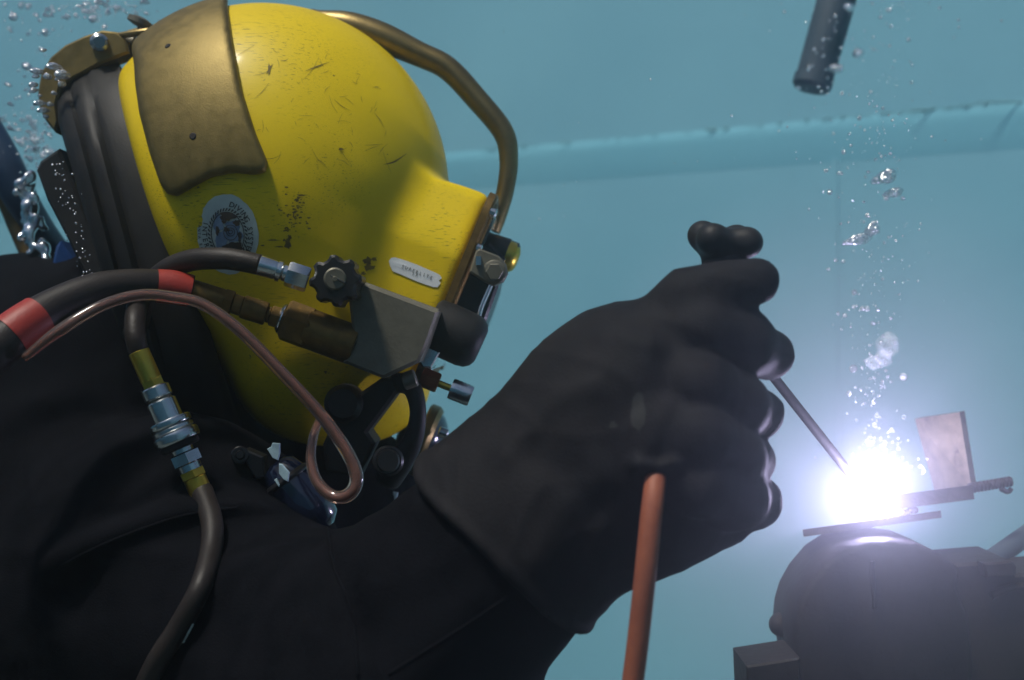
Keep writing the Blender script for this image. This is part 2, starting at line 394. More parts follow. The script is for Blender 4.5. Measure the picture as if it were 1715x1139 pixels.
def bvh(VF): return BVHTree.FromPolygons([tuple(v) for v in VF[0]], [list(map(int, f)) for f in VF[1]])
CAMP = Vector((0, -D, 0))
def hit(trees, px, py, default=-0.1):
    """the first surface point seen through a photo pixel, and its normal"""
    d = (P(px, py, 0) - CAMP).normalized(); best = None
    for t in trees:
        r = t.ray_cast(CAMP, d)
        if r[0] is not None and (best is None or r[3] < best[3]): best = r
    if best is None: return P(px, py, default), Vector((0, -1, 0))
    nn = best[1] if best[1].dot(d) < 0 else -best[1]
    return best[0], nn

# ------------------------------------------------------------------ the tank and the water
A0 = Vector((-0.1467, 1.5, 0)); EU = Vector((0.882, -0.4711, 0)); EV = Vector((0.4711, 0.882, 0))
def T(u, v, z): return A0 + EU * u + EV * v + Vector((0, 0, z))
FLOOR, TOP = -1.0, 1.05
def tbox(u0, u1, v0, v1, z0, z1):
    V, F = box((u0, v0, z0), (u1, v1, z1)); return [T(*v) for v in V], F
solo('tank_floor', tbox(-2.4, 3.6, -4.4, 0.2, FLOOR - .1, FLOOR), M['floor'], 'unseen tank floor, darkened to weaken bounced light', kind='structure')
back = solo('tank_wall', tbox(-2.4, 3.6, 0, 0.15, FLOOR, TOP), M['wall'], 'pale blue painted tank wall behind the diver', kind='structure')
solo('tank_wall', tbox(-2.4, 3.6, -4.4, -4.25, FLOOR, TOP), M['wall'], 'pale blue tank wall behind the camera', kind='structure')
solo('tank_wall', tbox(-2.55, -2.4, -4.4, 0.15, FLOOR, TOP), M['wall'], 'pale blue tank wall at the left end', kind='structure')
solo('tank_wall', tbox(3.6, 3.75, -4.4, 0.15, FLOOR, TOP), M['wall'], 'pale blue tank wall at the right end', kind='structure')
# rounded stiffener along the wall, with grime lying on its top edge
prof = [(-.0002, .4275), (-.0016, .4215), (-.0032, .4150)] + [(-.0002 - .0034 * (1 - t_ * t_), .410 - .068 * t_) for t_ in np.linspace(.1, 1, 12)]
V, F = [], []
for u in (-2.39, 3.59):
    V += [T(u, v, z) for v, z in prof]
n = len(prof); F = [[i, i + 1, n + i + 1, n + i] for i in range(n - 1)]
part('wall_rail', (V, F), M['rail'], back, 'rounded blue stiffener rail along the tank wall', smooth=True)
gv = []
for k in range(420):
    u = random.uniform(.1, 1.36); dens = .5 + .5 * math.sin(9 * u + 2 * math.sin(5 * u))
    if random.random() > dens: continue
    L = random.uniform(.003, .016); c = T(u, -.0008, .4262 + random.gauss(0, .0012))
    gv.append(ball(c, L, .0005, random.uniform(.0004, .0013), 8, 4))
for u, L, h in ((.635, .022, .006), (.66, .014, .004), (1.05, .05, .003), (1.2, .09, .0035), (.31, .03, .003)): gv.append(ball(T(u, -.0012, .4255), L, .0007, h * .7, 10, 5))
g = part('grime_line', join(*gv), M['dirt'], back); g['kind'] = 'stuff'
part('weld_seam', tbox(.865, .877, -.003, .001, -.9, .349), M['wall'], back)

# water: one closed box of even haze around everything
V, F = box((-6, -6, FLOOR - 1.0), (6, 6, TOP + 0.12))
hz = solo('haze', (V, F), M['wall'], 'blue green water filling the tank', kind='stuff', smooth=False)
hz.data.materials.clear()
wm = bpy.data.materials.new('water_volume'); wm.use_nodes = True; t = wm.node_tree
t.nodes.remove(t.nodes['Principled BSDF'])
pv = node(t, 'ShaderNodeVolumePrincipled', Density=0.068, Anisotropy=0.86)
pv.inputs['Color'].default_value = (0.80, 0.93, 0.97, 1)
t.links.new(pv.outputs[0], t.nodes['Material Output'].inputs['Volume'])
hz.data.materials.append(wm)

# ------------------------------------------------------------------ the diver's body (one continuous mesh)
G = Grid((-.66, -.42, -.72), (.06, .30, .20), .0075)
def q(px, py, y): return tuple(P(px, py, y))
f = G.ell(q(60, 835, .08), (.255, .20, .252))                     # back and chest
f = smin(f, G.ell(q(-40, 1100, .05), (.30, .22, .30)), .08)
f = smin(f, G.ell(q(285, 985, -.12), (.150, .125, .150)), .05)      # right shoulder
f = smin(f, G.cap(q(300, 1020, -.15), q(640, 1160, -.29), .105, .088), .05)   # upper arm
f = smin(f, G.cap(q(620, 1135, -.29), q(865, 900, -.305), .084, .0745), .05)   # forearm
f = smin(f, G.ell(q(565, 858, .06), (.100, .10, .088)), .04)                 # upper chest under the chin
f = smin(f, G.cap(q(150, 620, .03), q(330, 480, .0), .10, .075), .04)      # neck
f = smin(f, G.ell(q(455, 380, .0), (.085, .075, .10)), .02)                # head, inside the helmet
def ridge(f, pts, r, k=.02):
    for a, b in zip(pts[:-1], pts[1:]):
        f = smin(f, G.cap(a, b, r, r), k)
    return f
X, Y, Z = G.X, G.Y, G.Z
f = f - .0045 * (1 - np.abs(np.sin(19 * (X * .8 - Z * .5) + 2.4 * np.sin(11 * Z + 6 * X) + 4 * Y))) ** 4 - .0025 * (1 - np.abs(np.sin(34 * (Z + .3 * X) + 3 * np.sin(13 * X - 8 * Z)))) ** 4
f = f + .0020 * np.sin(38 * X + 22 * Z + 3 * np.sin(17 * Z + 9 * Y)) * np.sin(21 * Z - 12 * X + 5 * Y) + .001 * np.sin(70 * (X * .6 + Z * .8) + 4 * np.sin(20 * X))
BODY = G.net(f)
# pull fold ridges (long creases across shoulder and sleeve)
def fold(VF, pts, amp, wid):
    V = VF[0]; t = bvh(VF)
    hp = [np.array(hit([t], *p)[0]) for p in pts]
    out = V.copy(); cc = V.mean(0)
    best = np.full(len(V), 1e9)
    for a, b in zip(hp[:-1], hp[1:]):
        d = b - a; s = np.clip(((V - a) @ d) / (d @ d), 0, 1); best = np.minimum(best, np.linalg.norm(V - a - s[:, None] * d, axis=1))
    dirn = np.array([0, -1.0, .25]); out += dirn * (amp * np.exp(-(best / wid) ** 2))[:, None]
    return out, VF[1]
for pts, amp, wid in (([(85, 950), (200, 890), (330, 850), (450, 845)], .016, .014), ([(95, 950), (150, 830), (200, 760)], .009, .014),
                      ([(545, 880), (560, 980), (600, 1060)], -.014, .014), ([(560, 900), (640, 850), (700, 840), (730, 850)], .006, .012),
                      ([(690, 1139), (760, 1050), (800, 1010)], .007, .016), ([(30, 700), (120, 650), (200, 640)], .008, .018), ([(330, 1010), (420, 930), (500, 905)], .010, .015)):
    BODY = fold(BODY, pts, amp, wid)
person = solo('person', BODY, M['suit'], 'diver in a black suit leaning forward, face hidden in the yellow helmet', 'person', smooth=True, loc=P(60, 1139, .05))

# ------------------------------------------------------------------ right glove: gauntlet, palm, five fingers
G = Grid((-.09, -.46, -.26), (.20, -.19, .10), .0026)
def pr(px, py, y, r): return (q(px, py, y), r * S(y))
a0 = np.array(q(640, 1130, -.30)); a1 = np.array(q(990, 790, -.31)); axd = (a1 - a0) / np.linalg.norm(a1 - a0)
f = G.cap(q(790, 962, -.305), q(985, 768, -.31), .087, .074)
cuff = np.array(q(818, 893, -.30))
sd_ = -((G.X - cuff[0]) * axd[0] + (G.Y - cuff[1]) * axd[1] + (G.Z - cuff[2]) * axd[2]) + .004 * np.sin(40 * G.Z + 30 * G.Y)
f = smax(f, sd_, .008)
f = smin(f, smax(np.abs(sd_ + .004) - .003, f - .0016, .004), .004)      # rolled cuff edge
palm = smin(G.cap(q(1055, 645, -.31), q(1085, 800, -.31), .056, .050), G.cap(q(1095, 655, -.315), q(1128, 790, -.315), .050, .050), .02)
f = smin(f, palm, .05)
f = smin(f, G.cap(q(1085, 845, -.31), q(1200, 842, -.30), .044, .030), .025)     # heel of the hand
FING = [
    [(1050, 590, -.33, 58), (1150, 500, -.345, 40), (1210, 486, -.345, 37), (1267, 470, -.345, 38)],
    [(1090, 565, -.340, 56), (1175, 556, -.352, 52), (1238, 572, -.340, 48), (1285, 594, -.310, 43)],
    [(1088, 632, -.355, 54), (1168, 646, -.366, 50), (1230, 676, -.350, 46), (1269, 693, -.315, 43)],
    [(1088, 715, -.362, 54), (1168, 732, -.376, 51), (1222, 762, -.358, 46), (1258, 772, -.322, 41)],
    [(1095, 795, -.358, 54), (1172, 806, -.372, 50), (1225, 832, -.350, 48), (1264, 840, -.310, 46)]]
ch = [G.chain([pr(*p) for p in fg], .018) for fg in FING]
f = smin(f, G.cap(q(1085, 640, -.335), q(1140, 655, -.340), .045, .034), .025)
f = smin(f, ch[0], .009)
f = smin(f, ch[1], .007)
f = smin(f, ch[2], .0032)
low_ = smin(smin(ch[3], ch[4], .0045), G.cap(q(1095, 735, -.345), q(1185, 775, -.350), .050, .031), .010)
f = smin(f, low_, .0035)
# dimple behind the knuckle, and stretched wrinkles
f = smax(f, -G.ell(q(1112, 608, -.412), (.013, .013, .015)), .016)
X, Y, Z = G.X, G.Y, G.Z
f = f - .0009 * (1 - np.abs(np.sin(42 * (X + .6 * Z) + 2.2 * np.sin(26 * Z - 9 * X) + 9 * Y))) ** 4 - .0006 * (1 - np.abs(np.sin(75 * (Z * .8 - X) + 2.5 * np.sin(33 * X + 20 * Z)))) ** 5
GLOVE = G.net(f)
for pts, amp, wid in (([(850, 760), (930, 665), (990, 650)], .003, .010), ([(1010, 560), (1090, 575), (1140, 590)], .002, .007),
                      ([(1000, 850), (940, 780), (880, 760)], -.0025, .012),
                      ([(900, 940), (960, 840), (1010, 800)], .003, .012), ([(1068, 782), (1098, 788), (1128, 780)], .007, .006)):
    GLOVE = fold(GLOVE, pts, amp, wid)
glove = part('glove', GLOVE, M['glove'], person, 'thick black rubber gauntlet glove closed round the electrode holder', smooth=True)
TB, TG = bvh(BODY), bvh(GLOVE)
def seam(pts):
    out = []
    for x, y, _ in catmull([(x, y, 0) for x, y in pts], 6):
        c, nn = hit([TB], x, y); c = c - nn * .0004; out.append((c.x, c.y, c.z, .0016))
    return tube(out, n=2, seg=8, raw=True)
for pts in ([(548, 884), (560, 950), (590, 1030), (600, 1135)], [(650, 1130), (760, 1060), (850, 1000)], [(95, 950), (190, 905), (300, 866), (400, 850)]):
    part('suit_seam', seam(pts), M['suit'], person, smooth=True)

# ------------------------------------------------------------------ the diving helmet
G = Grid((150, -300, -20), (900, 300, 800), 5.0)          # in photo pixels at y = 0: U, W (depth), V (down)
U, W, V_ = G.X, G.Y, G.Z
s0 = S(0)
persp = D / (D + W * s0)
UP = 857.5 + (U - 857.5) * persp; VP = 569.5 + (V_ - 569.5) * persp
f = G.ell((452, 0, 316), (299, 258, 302))
f = smin(f, G.ell((540, 0, 520), (185, 205, 225)), 45)
f = smin(f, G.ell((614, 0, 640), (106, 112, 96)), 40)
nx, nv = .925, .379; ux, uv = -.379, .925
cx, cv = 764 - nx * 95, 490 - nv * 95
ln = (U - cx) * nx + (V_ - cv) * nv; lu = (U - cx) * ux + (V_ - cv) * uv
rb = 16
qn, qu, qw = np.abs(ln) - (95 - rb), np.abs(lu) - (160 - rb), np.abs(W) - (172 - rb)
bx_ = np.sqrt(np.maximum(qn, 0) ** 2 + np.maximum(qu, 0) ** 2 + np.maximum(qw, 0) ** 2) + np.minimum(np.maximum(np.maximum(qn, qu), qw), 0) - rb
bx_ = smax(bx_, np.abs(W) - (176 - np.maximum(0, -45 - lu) * .48), 22)          # brow: sides lean in towards the top
bx_ = smax(bx_, (U - 752) * .20 - (V_ - 317) * .98, 8)
shell = smin(f, bx_, 24)
p1 = (UP - 205) * -.982 + (VP - 190) * .19
p2 = (UP - 228) * -.921 + (VP - 310) * .390
shell = smax(shell, p1, 18); shell = smax(shell, p2, 40)
def toworld(V): V = np.asarray(V); return np.stack([(V[:, 0] - 857.5) * s0, V[:, 1] * s0, (569.5 - V[:, 2]) * s0], 1)
sv, sf = G.net(shell); SHELL = (toworld(sv), sf); TS = bvh(SHELL)
helmet = thing('diving_helmet', 'yellow hard-shell diving helmet with brass side weight worn by the diver', 'helmet', P(420, 760, 0))
shell_o = part('shell', SHELL, M['yellow'], helmet, smooth=True)
wpoly = [(392, -60), (381, 8), (388, 60), (405, 150), (428, 222), (449, 272), (445, 290), (425, 293), (390, 290), (355, 297), (325, 313), (298, 329), (281, 326), (268, 308), (250, 255), (233, 190), (226, 140), (224, 105), (212, 40), (260, -60)]
wt = smax(smax(shell - 17, polysdf(UP, VP, wpoly), 13), -(shell + 6), 3)
wv, wf = G.net(wt)
WEIGHT = (toworld(wv), wf)
weight = part('side_weight', WEIGHT, M['brass'], helmet, 'dull brass weight plate moulded over the helmet side', smooth=True)
TW = bvh(WEIGHT)
for px, py, r in ((323, 228, 5.5), (281, 77, 5)):
    c, nn = hit([TW], px, py); r *= s0
    part('plug_screw', lathe(c - nn * .002, c + nn * .0008, [(0, r), (.7, r), (1, r * .7)], 12), M['dark_metal'], weight)
# lifting handle
part('handle', tube([(520, 24, .0, 10), (540, 34, 0, 17), (585, 44, -.0, 24), (640, 63, 0, 25), (700, 90, 0, 21), (750, 115, 0, 20), (800, 168, 0, 19), (843, 222, 0, 18), (852, 270, 0, 16), (846, 320, 0, 15), (833, 366, 0, 14), (826, 388, 0, 12)], n=6, flat=1.25), M['bronze'], helmet, 'tarnished bronze lifting handle arching over the helmet front', smooth=True)
# port frame and glass
def along(n_, u_, w_):                       # helmet front frame: n outwards, u down the face, w across
    return Vector(((cx + nx * n_ + ux * u_ - 857.5) * s0, w_ * s0, (569.5 - (cv + nv * n_ + uv * u_)) * s0))
def frontslab(n0, n1, u0, u1, wd, r, seg=6, hole=0):
    ring = []
    for (su, sw, a) in ((1, 1, 0), (1, -1, 1), (-1, -1, 2), (-1, 1, 3)):
        for k in range(seg + 1):
            an = math.pi / 2 * k / seg
            e = [(math.sin(an), math.cos(an)), (math.cos(an), -math.sin(an)), (-math.sin(an), -math.cos(an)), (-math.cos(an), math.sin(an))][a]
            uc = (u1 - r) if su > 0 else (u0 + r); wc = sw * (wd - r)
            ring.append((uc + r * e[0], wc + r * e[1]))
    n = len(ring); b = 3
    cu = (u0 + u1) / 2
    def rr(k, m): return [along(m, cu + (u - cu) * k, w * k) for u, w in ring]
    V = rr(1, n0) + rr(1, n1 - b) + rr(.985, n1)
    F = [list(range(n))]
    for l in range(2):
        for i in range(n):
            j = (i + 1) % n; F.append([l * n + i, l * n + j, (l + 1) * n + j, (l + 1) * n + i])
    F.append([2 * n + i for i in range(n)])
    return V, F
frame = part('port_frame', frontslab(94, 108, -162, 158, 178, 40), M['brass_old'], helmet, 'brown metal retainer frame round the face port')
part('port_gasket', frontslab(107.5, 112, -150, 146, 162, 36), M['brass_old'], frame)
part('face_port', frontslab(111, 116, -132, 128, 146, 34), M['glass'], helmet, 'dark flat viewing glass')
for u in (-130, -72, -5, 62, 130):
    for sgn in (-1, 1):
        if sgn == 1 or u not in (-5,):
            part('frame_screw', lathe(along(106, u, 168 * sgn), along(117, u, 168 * sgn), [(0, 8 * s0), (.8, 8 * s0), (1, 5 * s0)], 10), M['chrome'], frame)
# small welding-visor bracket in front of the port
vb = part('visor_bracket', prism([(797, 420), (803, 416), (835, 428), (848, 442), (851, 458), (843, 472), (828, 478), (812, 472), (786, 455)], -.115, -.095, 3), M['steel'], helmet)
c0 = P(828, 455, -.115)
part('bolt', hexn(P(828, 455, -.124), P(828, 455, -.114), 15 * S(-.12), .3), M['steel'], vb)
part('washer', cyl(P(828, 455, -.1165), P(828, 455, -.1145), 20 * S(-.12)), M['steel'], vb)
part('hinge_pin', box(tuple(P(797, 444, -.121)), tuple(P(806, 430, -.114))), M['chrome'], vb)
part('visor_hinge', lathe(P(800, 410, -.03), P(868, 432, -.03), [(0, .012), (.1, .0145), (.72, .0150), (.74, .014), (.92, .0135), (.98, .010), (1, .005)], 22), M['plastic'], helmet)
part('hinge_cap', lathe(P(847, 428, -.032), P(868, 436, -.032), [(0, .0150), (.5, .0148), (.85, .0115), (1, .006)], 22), M['brass_bright'], helmet, 'pale brass end cap of the visor hinge')
part('visor_plate', prism([(790, 412), (820, 405), (846, 432), (834, 482), (812, 545), (735, 525), (757, 470)], -.085, .075, 5), M['plastic'], helmet, 'black welding visor folded in front of the face port')
part('visor_rod', tube([(822, 478, -.10, 4), (806, 515, -.10, 4), (800, 540, -.10, 4)], n=3, seg=10), M['chrome'], helmet)
# side valve block
sb = part('side_block', prism([(584, 505), (590, 478), (600, 470), (735, 521), (716, 576), (702, 606), (641, 634), (574, 607), (592, 574)], -.172, -.120, 5), M['steel'], helmet, 'flat grey valve block on the helmet side')
part('block_edge', tube([(600, 474, -.165, 6), (665, 498, -.165, 6), (733, 523, -.165, 6)], n=3, seg=10), M['steel'], sb)
# control knob with eight lobes
kc = P(561, 469, -.190)
kp = []
for i in range(64):
    an = 2 * math.pi * i / 64; r = 41 + 3.6 * max(-1, min(1, 2.2 * math.cos(8 * an + .6)))
    kp.append((561 + r * math.cos(an), 470 + r * .98 * math.sin(an)))
kn = part('control_knob', prism(kp, -.202, -.172, 5), M['plastic'], helmet, 'black lobed valve knob')
part('knob_disc', cyl(P(561, 467, -.2045), P(561, 467, -.2015), 19 * S(-.2), 28), M['steel'], kn)
part('knob_slot', prism([(543, 458), (546, 457), (579, 472), (577, 475)], -.2052, -.2040, .6), M['ink'], kn)
part('knob_pin', cyl(P(561, 467, -.2062), P(561, 467, -.2044), 4.5 * S(-.2), 14), M['steel'], kn)
part('knob_stem', cyl(P(563, 470, -.175), P(563, 470, -.12), 22 * S(-.17), 20), M['steel'], helmet)
# brass inlet body under the knob
def lin(a, b, t): return a + (b - a) * t
ia, ib = P(476, 535, -.165), P(592, 578, -.160)
part('inlet_body', cyl(lin(ia, ib, .30), lin(ia, ib, 1.02), 34 * S(-.16), 26, .06), M['brass_old'], helmet, 'brown brass inlet body')
part('inlet_nut', hexn(lin(ia, ib, .0), lin(ia, ib, .38), 37 * S(-.16), .2), M['brass_old'], helmet)
part('inlet_ring', cyl(lin(ia, ib, -.07), lin(ia, ib, .01), 26 * S(-.16)), M['chrome'], helmet)
# defogger knob: black rubber cap past the front frame
a, b = P(720, 541, -.112), P(806, 580, -.112); r = 47 * S(-.11)
part('free_flow_knob', lathe(a, b, [(0, r * .82), (.05, r * .95), (.3, r), (.72, r * 1.0), (.86, r * .94), (.95, r * .8), (1, r * .6)], 28), M['rubber'], helmet, 'fat black rubber knob in front of the valve block')
part('port_clip', prism([(700, 603), (712, 578), (737, 590), (722, 616), (708, 615)], -.13, -.09, 2), M['chrome'], helmet)
# nose clearing knob: copper gland, shaft, knurled chrome knob
a, b = P(704, 630, -.12), P(789, 664, -.12)
nk = part('nose_knob', knurled(lin(a, b, .60), lin(a, b, 1.0), 18 * S(-.12), 5, 32), M['chrome'], helmet, 'small knurled chrome push knob')
part('shaft', cyl(lin(a, b, .3), lin(a, b, .66), 6 * S(-.12), 14), M['brass_bright'], nk)
part('gland', hexn(lin(a, b, .02), lin(a, b, .36), 17 * S(-.12)), M['copper'], nk)
# regulator: black housing, bronze ring, domed cover, whisker hoses
rg = part('regulator', cyl(P(684, 738, .05), P(714, 742, .04), 50 * S(0), 32, .2), M['plastic'], helmet, 'black breathing regulator under the face port')
ra_, rb_ = P(700, 733, .03), P(722, 742, .03)
part('cover_ring', lathe(ra_, rb_, [(0, 60 * s0), (.15, 64 * s0), (.7, 64 * s0), (1, 58 * s0)], 40), M['bronze'], rg, 'worn bronze rim')
part('cover_dome', lathe(rb_, P(748, 752, .03), [(0, 54 * s0), (.25, 50 * s0), (.55, 40 * s0), (.8, 26 * s0), (.95, 12 * s0), (1, 2 * s0)], 32), M['blue_gloss'], rg, 'glossy dark domed cover')
part('cover_button', cyl(P(735, 722, -.01), P(750, 728, -.01), 9 * S(-.01), 16), M['chrome'], rg)
part('exhaust_whisker', tube([(664, 640, -.12, 17), (690, 650, -.135, 16), (700, 690, -.14, 14), (692, 735, -.135, 17), (672, 770, -.125, 22), (650, 800, -.11, 24)], n=6), M['rubber'], helmet, smooth=True)
wc = P(686, 637, -.15)
part('whisker_clamp', cyl(P(675, 640, -.152), P(697, 632, -.152), 15 * S(-.15), 20), M['steel'], helmet)
part('exhaust_port', join(cyl(P(650, 772, -.16), P(652, 772, -.10), 26 * S(-.15), 28), lathe(P(650, 772, -.164), P(650, 772, -.158), [(0, 17 * S(-.15)), (.5, 20 * S(-.15)), (1, 20 * S(-.15))], 26)), M['plastic'], helmet)
part('side_cover', lathe(P(574, 676, -.150), P(580, 676, -.09), [(0, .012), (.1, .016), (1, .018)], 26), M['rubber'], helmet)
part('chin_cover', prism([(540, 745), (560, 700), (600, 660), (640, 632), (690, 640), (688, 650), (664, 660), (616, 724), (628, 742), (600, 800), (545, 790)], -.130, -.085, 6), M['rubber'], helmet)
# neck dam: folded black rubber between shell and shoulders
def loft(secs, seg=40):
    V, F = [], []
    for (tp, bt, wd) in secs:
        for k in range(seg):
            an = 2 * math.pi * k / seg; c, s_ = math.cos(an), math.sin(an)
            c = math.copysign(abs(c) ** .85, c); s_ = math.copysign(abs(s_) ** .85, s_)
            V.append(P((tp[0] + bt[0]) / 2 + (tp[0] - bt[0]) / 2 * c, (tp[1] + bt[1]) / 2 + (tp[1] - bt[1]) / 2 * c, -wd * s_))
    for i in range(len(secs) - 1):
        for k in range(seg):
            k2 = (k + 1) % seg; F.append([i * seg + k, i * seg + k2, (i + 1) * seg + k2, (i + 1) * seg + k])
    F.append(list(range(seg))); F.append(list(range((len(secs) - 1) * seg, len(secs) * seg)))
    return V, F
part('neck_dam', loft([((222, 150), (410, 735), .09), ((206, 118), (396, 745), .105), ((196, 98), (380, 745), .112), ((150, 104), (325, 720), .118), ((142, 112), (300, 700), .112), ((134, 118), (285, 690), .119), ((120, 128), (262, 660), .118), ((114, 140), (250, 640), .110), ((108, 142), (240, 630), .116), ((93, 160), (215, 600), .112), ((92, 185), (205, 580), .09), ((96, 200), (200, 560), .06)]), M['rubber'], helmet, 'folded black neck seal', smooth=50)
part('neck_flap', prism([(60, 285), (66, 270), (98, 248), (120, 300), (190, 470), (150, 480), (112, 400), (78, 335)], -.07, .03, 5), M['rubber'], helmet)
yk = part('neck_clamp', prism([(216, 88), (211, 66), (196, 53), (170, 50), (140, 60), (108, 75), (84, 95), (68, 120), (62, 155), (66, 185), (78, 205), (92, 222), (98, 200), (94, 175), (100, 148), (118, 133), (140, 122), (165, 108), (190, 98)], -.045, -.02, 4), M['brass'], helmet, 'curved brass neck clamp lever at the back of the helmet')
part('pivot_bolt', join(cyl(P(166, 71, -.053), P(166, 71, -.044), 15 * S(-.05), 24), hexn(P(166, 71, -.058), P(166, 71, -.05), 12 * S(-.05), seg=8)), M['chrome'], yk)
part('latch_bar', tube([(196, 60, -.04, 5), (225, 56, -.045, 6), (252, 52, -.045, 6), (261, 50, -.03, 6), (252, 47, -.012, 6), (215, 56, -.012, 5)], n=4, seg=10), M['bronze'], helmet)
part('latch_post', join(cyl(P(236, 38, -.028), P(242, 84, -.028), 7 * S(-.03), 14), lathe(P(232, 44, -.028), P(238, 30, -.028), [(0, .006), (.2, .012), (.75, .012), (1, .006)], 18), cyl(P(206, 66, -.03), P(226, 72, -.03), .006, 12)), M['steel'], helmet)

# sticker on the shell: torn oval, ring lettering, emblem
DT = [TS]                                 # the surface that decals and lettering lie on
def on_shell(px, py, lift): c, nn = hit(DT, px, py); return c + nn * lift
def decal(poly2d, lift, rings=10):
    cx_ = sum(p[0] for p in poly2d) / len(poly2d); cy_ = sum(p[1] for p in poly2d) / len(poly2d); n = len(poly2d)
    V = [on_shell(cx_, cy_, lift)]; F = []
    for r in range(1, rings + 1):
        for p in poly2d: V.append(on_shell(cx_ + (p[0] - cx_) * r / rings, cy_ + (p[1] - cy_) * r / rings, lift))
    for i in range(n): F.append([0, 1 + i, 1 + (i + 1) % n])
    for r in range(rings - 1):
        for i in range(n):
            j = (i + 1) % n; F.append([1 + r * n + i, 1 + r * n + j, 1 + (r + 1) * n + j, 1 + (r + 1) * n + i])
    return V, F
CX, CY = 382, 392
def el(a, rx, ry, rot=-.12):
    x, y = rx * math.cos(a), ry * math.sin(a); return (CX + x * math.cos(rot) - y * math.sin(rot), CY + x * math.sin(rot) + y * math.cos(rot))
outl = []
for i in range(72):
    a = 2 * math.pi * i / 72; k = 1.0
    d = math.degrees(a) % 360
    if 196 < d < 214: k = .86
    elif 214 <= d < 222: k = .95
    k *= 1 + .008 * math.sin(9 * a) + .006 * math.sin(23 * a)
    outl.append(el(a, 51 * k, 67 * k))
st = part('round_sticker', decal(outl, .0007, 12), M['sticker'], helmet, 'pale oval sticker with dark ring lettering and a helmet emblem')
def glyphs(ch):
    cu = bpy.data.curves.new('glyph', 'FONT'); cu.body = ch; cu.size = 1; cu.resolution_u = 2; cu.offset = .018; cu.align_x = 'CENTER'
    o = bpy.data.objects.new('glyph', cu); COL.objects.link(o); dg = bpy.context.evaluated_depsgraph_get()
    me = bpy.data.meshes.new_from_object(o.evaluated_get(dg))
    V = [(v.co.x, v.co.y) for v in me.vertices]; F = [list(p.vertices) for p in me.polygons]
    bpy.data.objects.remove(o); bpy.data.curves.remove(cu); bpy.data.meshes.remove(me)
    return V, F
def write(text, place, size, lift, sx=1.0):
    """place(i) -> (px, py, angle) for character i"""
    out = []
    for i, ch in enumerate(text):
        if ch == ' ': continue
        V, F = glyphs(ch); px, py, an = place(i); ca, sa = math.cos(an), math.sin(an)
        W_ = []
        for x, y in V:
            x, y = x * size * sx, -(y - .35) * size
            W_.append(on_shell(px + x * ca - y * sa, py + x * sa + y * ca, lift))
        out.append((W_, F))
    return join(*out)
def ringplace(a0, da, rx, ry, outward=True):
    def f(i):
        a = R(a0 + da * i); x, y = el(a, rx, ry)
        nx_, ny_ = el(a + .01, rx, ry); tx, ty = nx_ - x, ny_ - y
        an = math.atan2(ty, tx) if outward else math.atan2(-ty, -tx)
        return x, y, an
    return f
part('lettering', join(write('DIVING SYSTEMS', ringplace(-70, 9.2, 38, 51), 12.5, .0013), write('INTERNATIONAL', ringplace(206, -10.5, 38, 50, False), 11.5, .0013), write('SANTA BARBARA', ringplace(203, -5.6, 47, 62, False), 6, .0013)), M['ink'], st, smooth=False)
dash = []
for i in range(40):
    a = 2 * math.pi * i / 40
    pa, pb, pc, pd = el(a, 29, 39), el(a + .09, 29, 39), el(a + .17, 33, 44), el(a + .09, 33, 44)
    dash.append(([on_shell(*p, .0013) for p in (pa, pb, pc, pd)], [[0, 1, 2, 3]]))
def ringband(c, rx, ry, wdt, lift, n=40, rot=-.12):
    V, F = [], []
    for i in range(n):
        a = 2 * math.pi * i / n
        for k in (0, wdt):
            x, y = (rx - k) * math.cos(a), (ry - k) * math.sin(a)
            V.append(on_shell(c[0] + x * math.cos(rot) - y * math.sin(rot), c[1] + x * math.sin(rot) + y * math.cos(rot), lift))
    for i in range(n): j = (i + 1) % n; F.append([2 * i, 2 * j, 2 * j + 1, 2 * i + 1])
    return V, F
dash.append(ringband((CX, CY), 28, 38, 1.6, .0013))
part('border_ring', join(*dash), M['ink'], st, smooth=False)
def blob(c, rx, ry, seed, n=22, amp=.28):
    rr = random.Random(seed); ph = [rr.uniform(0, 6.28) for _ in range(5)]
    return [(c[0] + rx * math.cos(a) * (1 + amp * (math.sin(3 * a + ph[0]) * .5 + math.sin(5 * a + ph[1]) * .4 + math.sin(8 * a + ph[2]) * .3)),
             c[1] + ry * math.sin(a) * (1 + amp * (math.sin(3 * a + ph[0]) * .5 + math.sin(5 * a + ph[1]) * .4 + math.sin(8 * a + ph[2]) * .3))) for a in [2 * math.pi * i / n for i in range(n)]]
part('emblem_field', join(decal(blob((366, 374), 8, 16, 1), .0011, 3), decal(blob((389, 389), 17, 18, 2), .0011, 3), decal(blob((371, 403), 10, 14, 3, amp=.12), .0011, 3)), M['ink_blue'], st, smooth=False)
part('emblem_figure', join(decal(blob((382, 362), 14, 7, 4), .0014, 2), decal(blob((397, 373), 6, 5, 5), .0014, 2), decal(blob((392, 412), 16, 7, 6), .0014, 2), decal(blob((365, 386), 3, 8, 7), .0014, 2), decal(blob((380, 384), 5, 4, 8), .0014, 2),
     decal(blob((402, 396), 3, 9, 9), .0014, 2), decal(blob((376, 371), 4, 3, 12), .0014, 2)), M['ink_brown'], st, smooth=False)
part('emblem_rings', join(ringband((387, 388), 7.5, 7.5, 1.4, .0017, 24), ringband((387, 388), 4, 4, 1.4, .0017, 20), ringband((387, 389), 12, 13, 1.2, .0017, 28)), M['ink'], st, smooth=False)
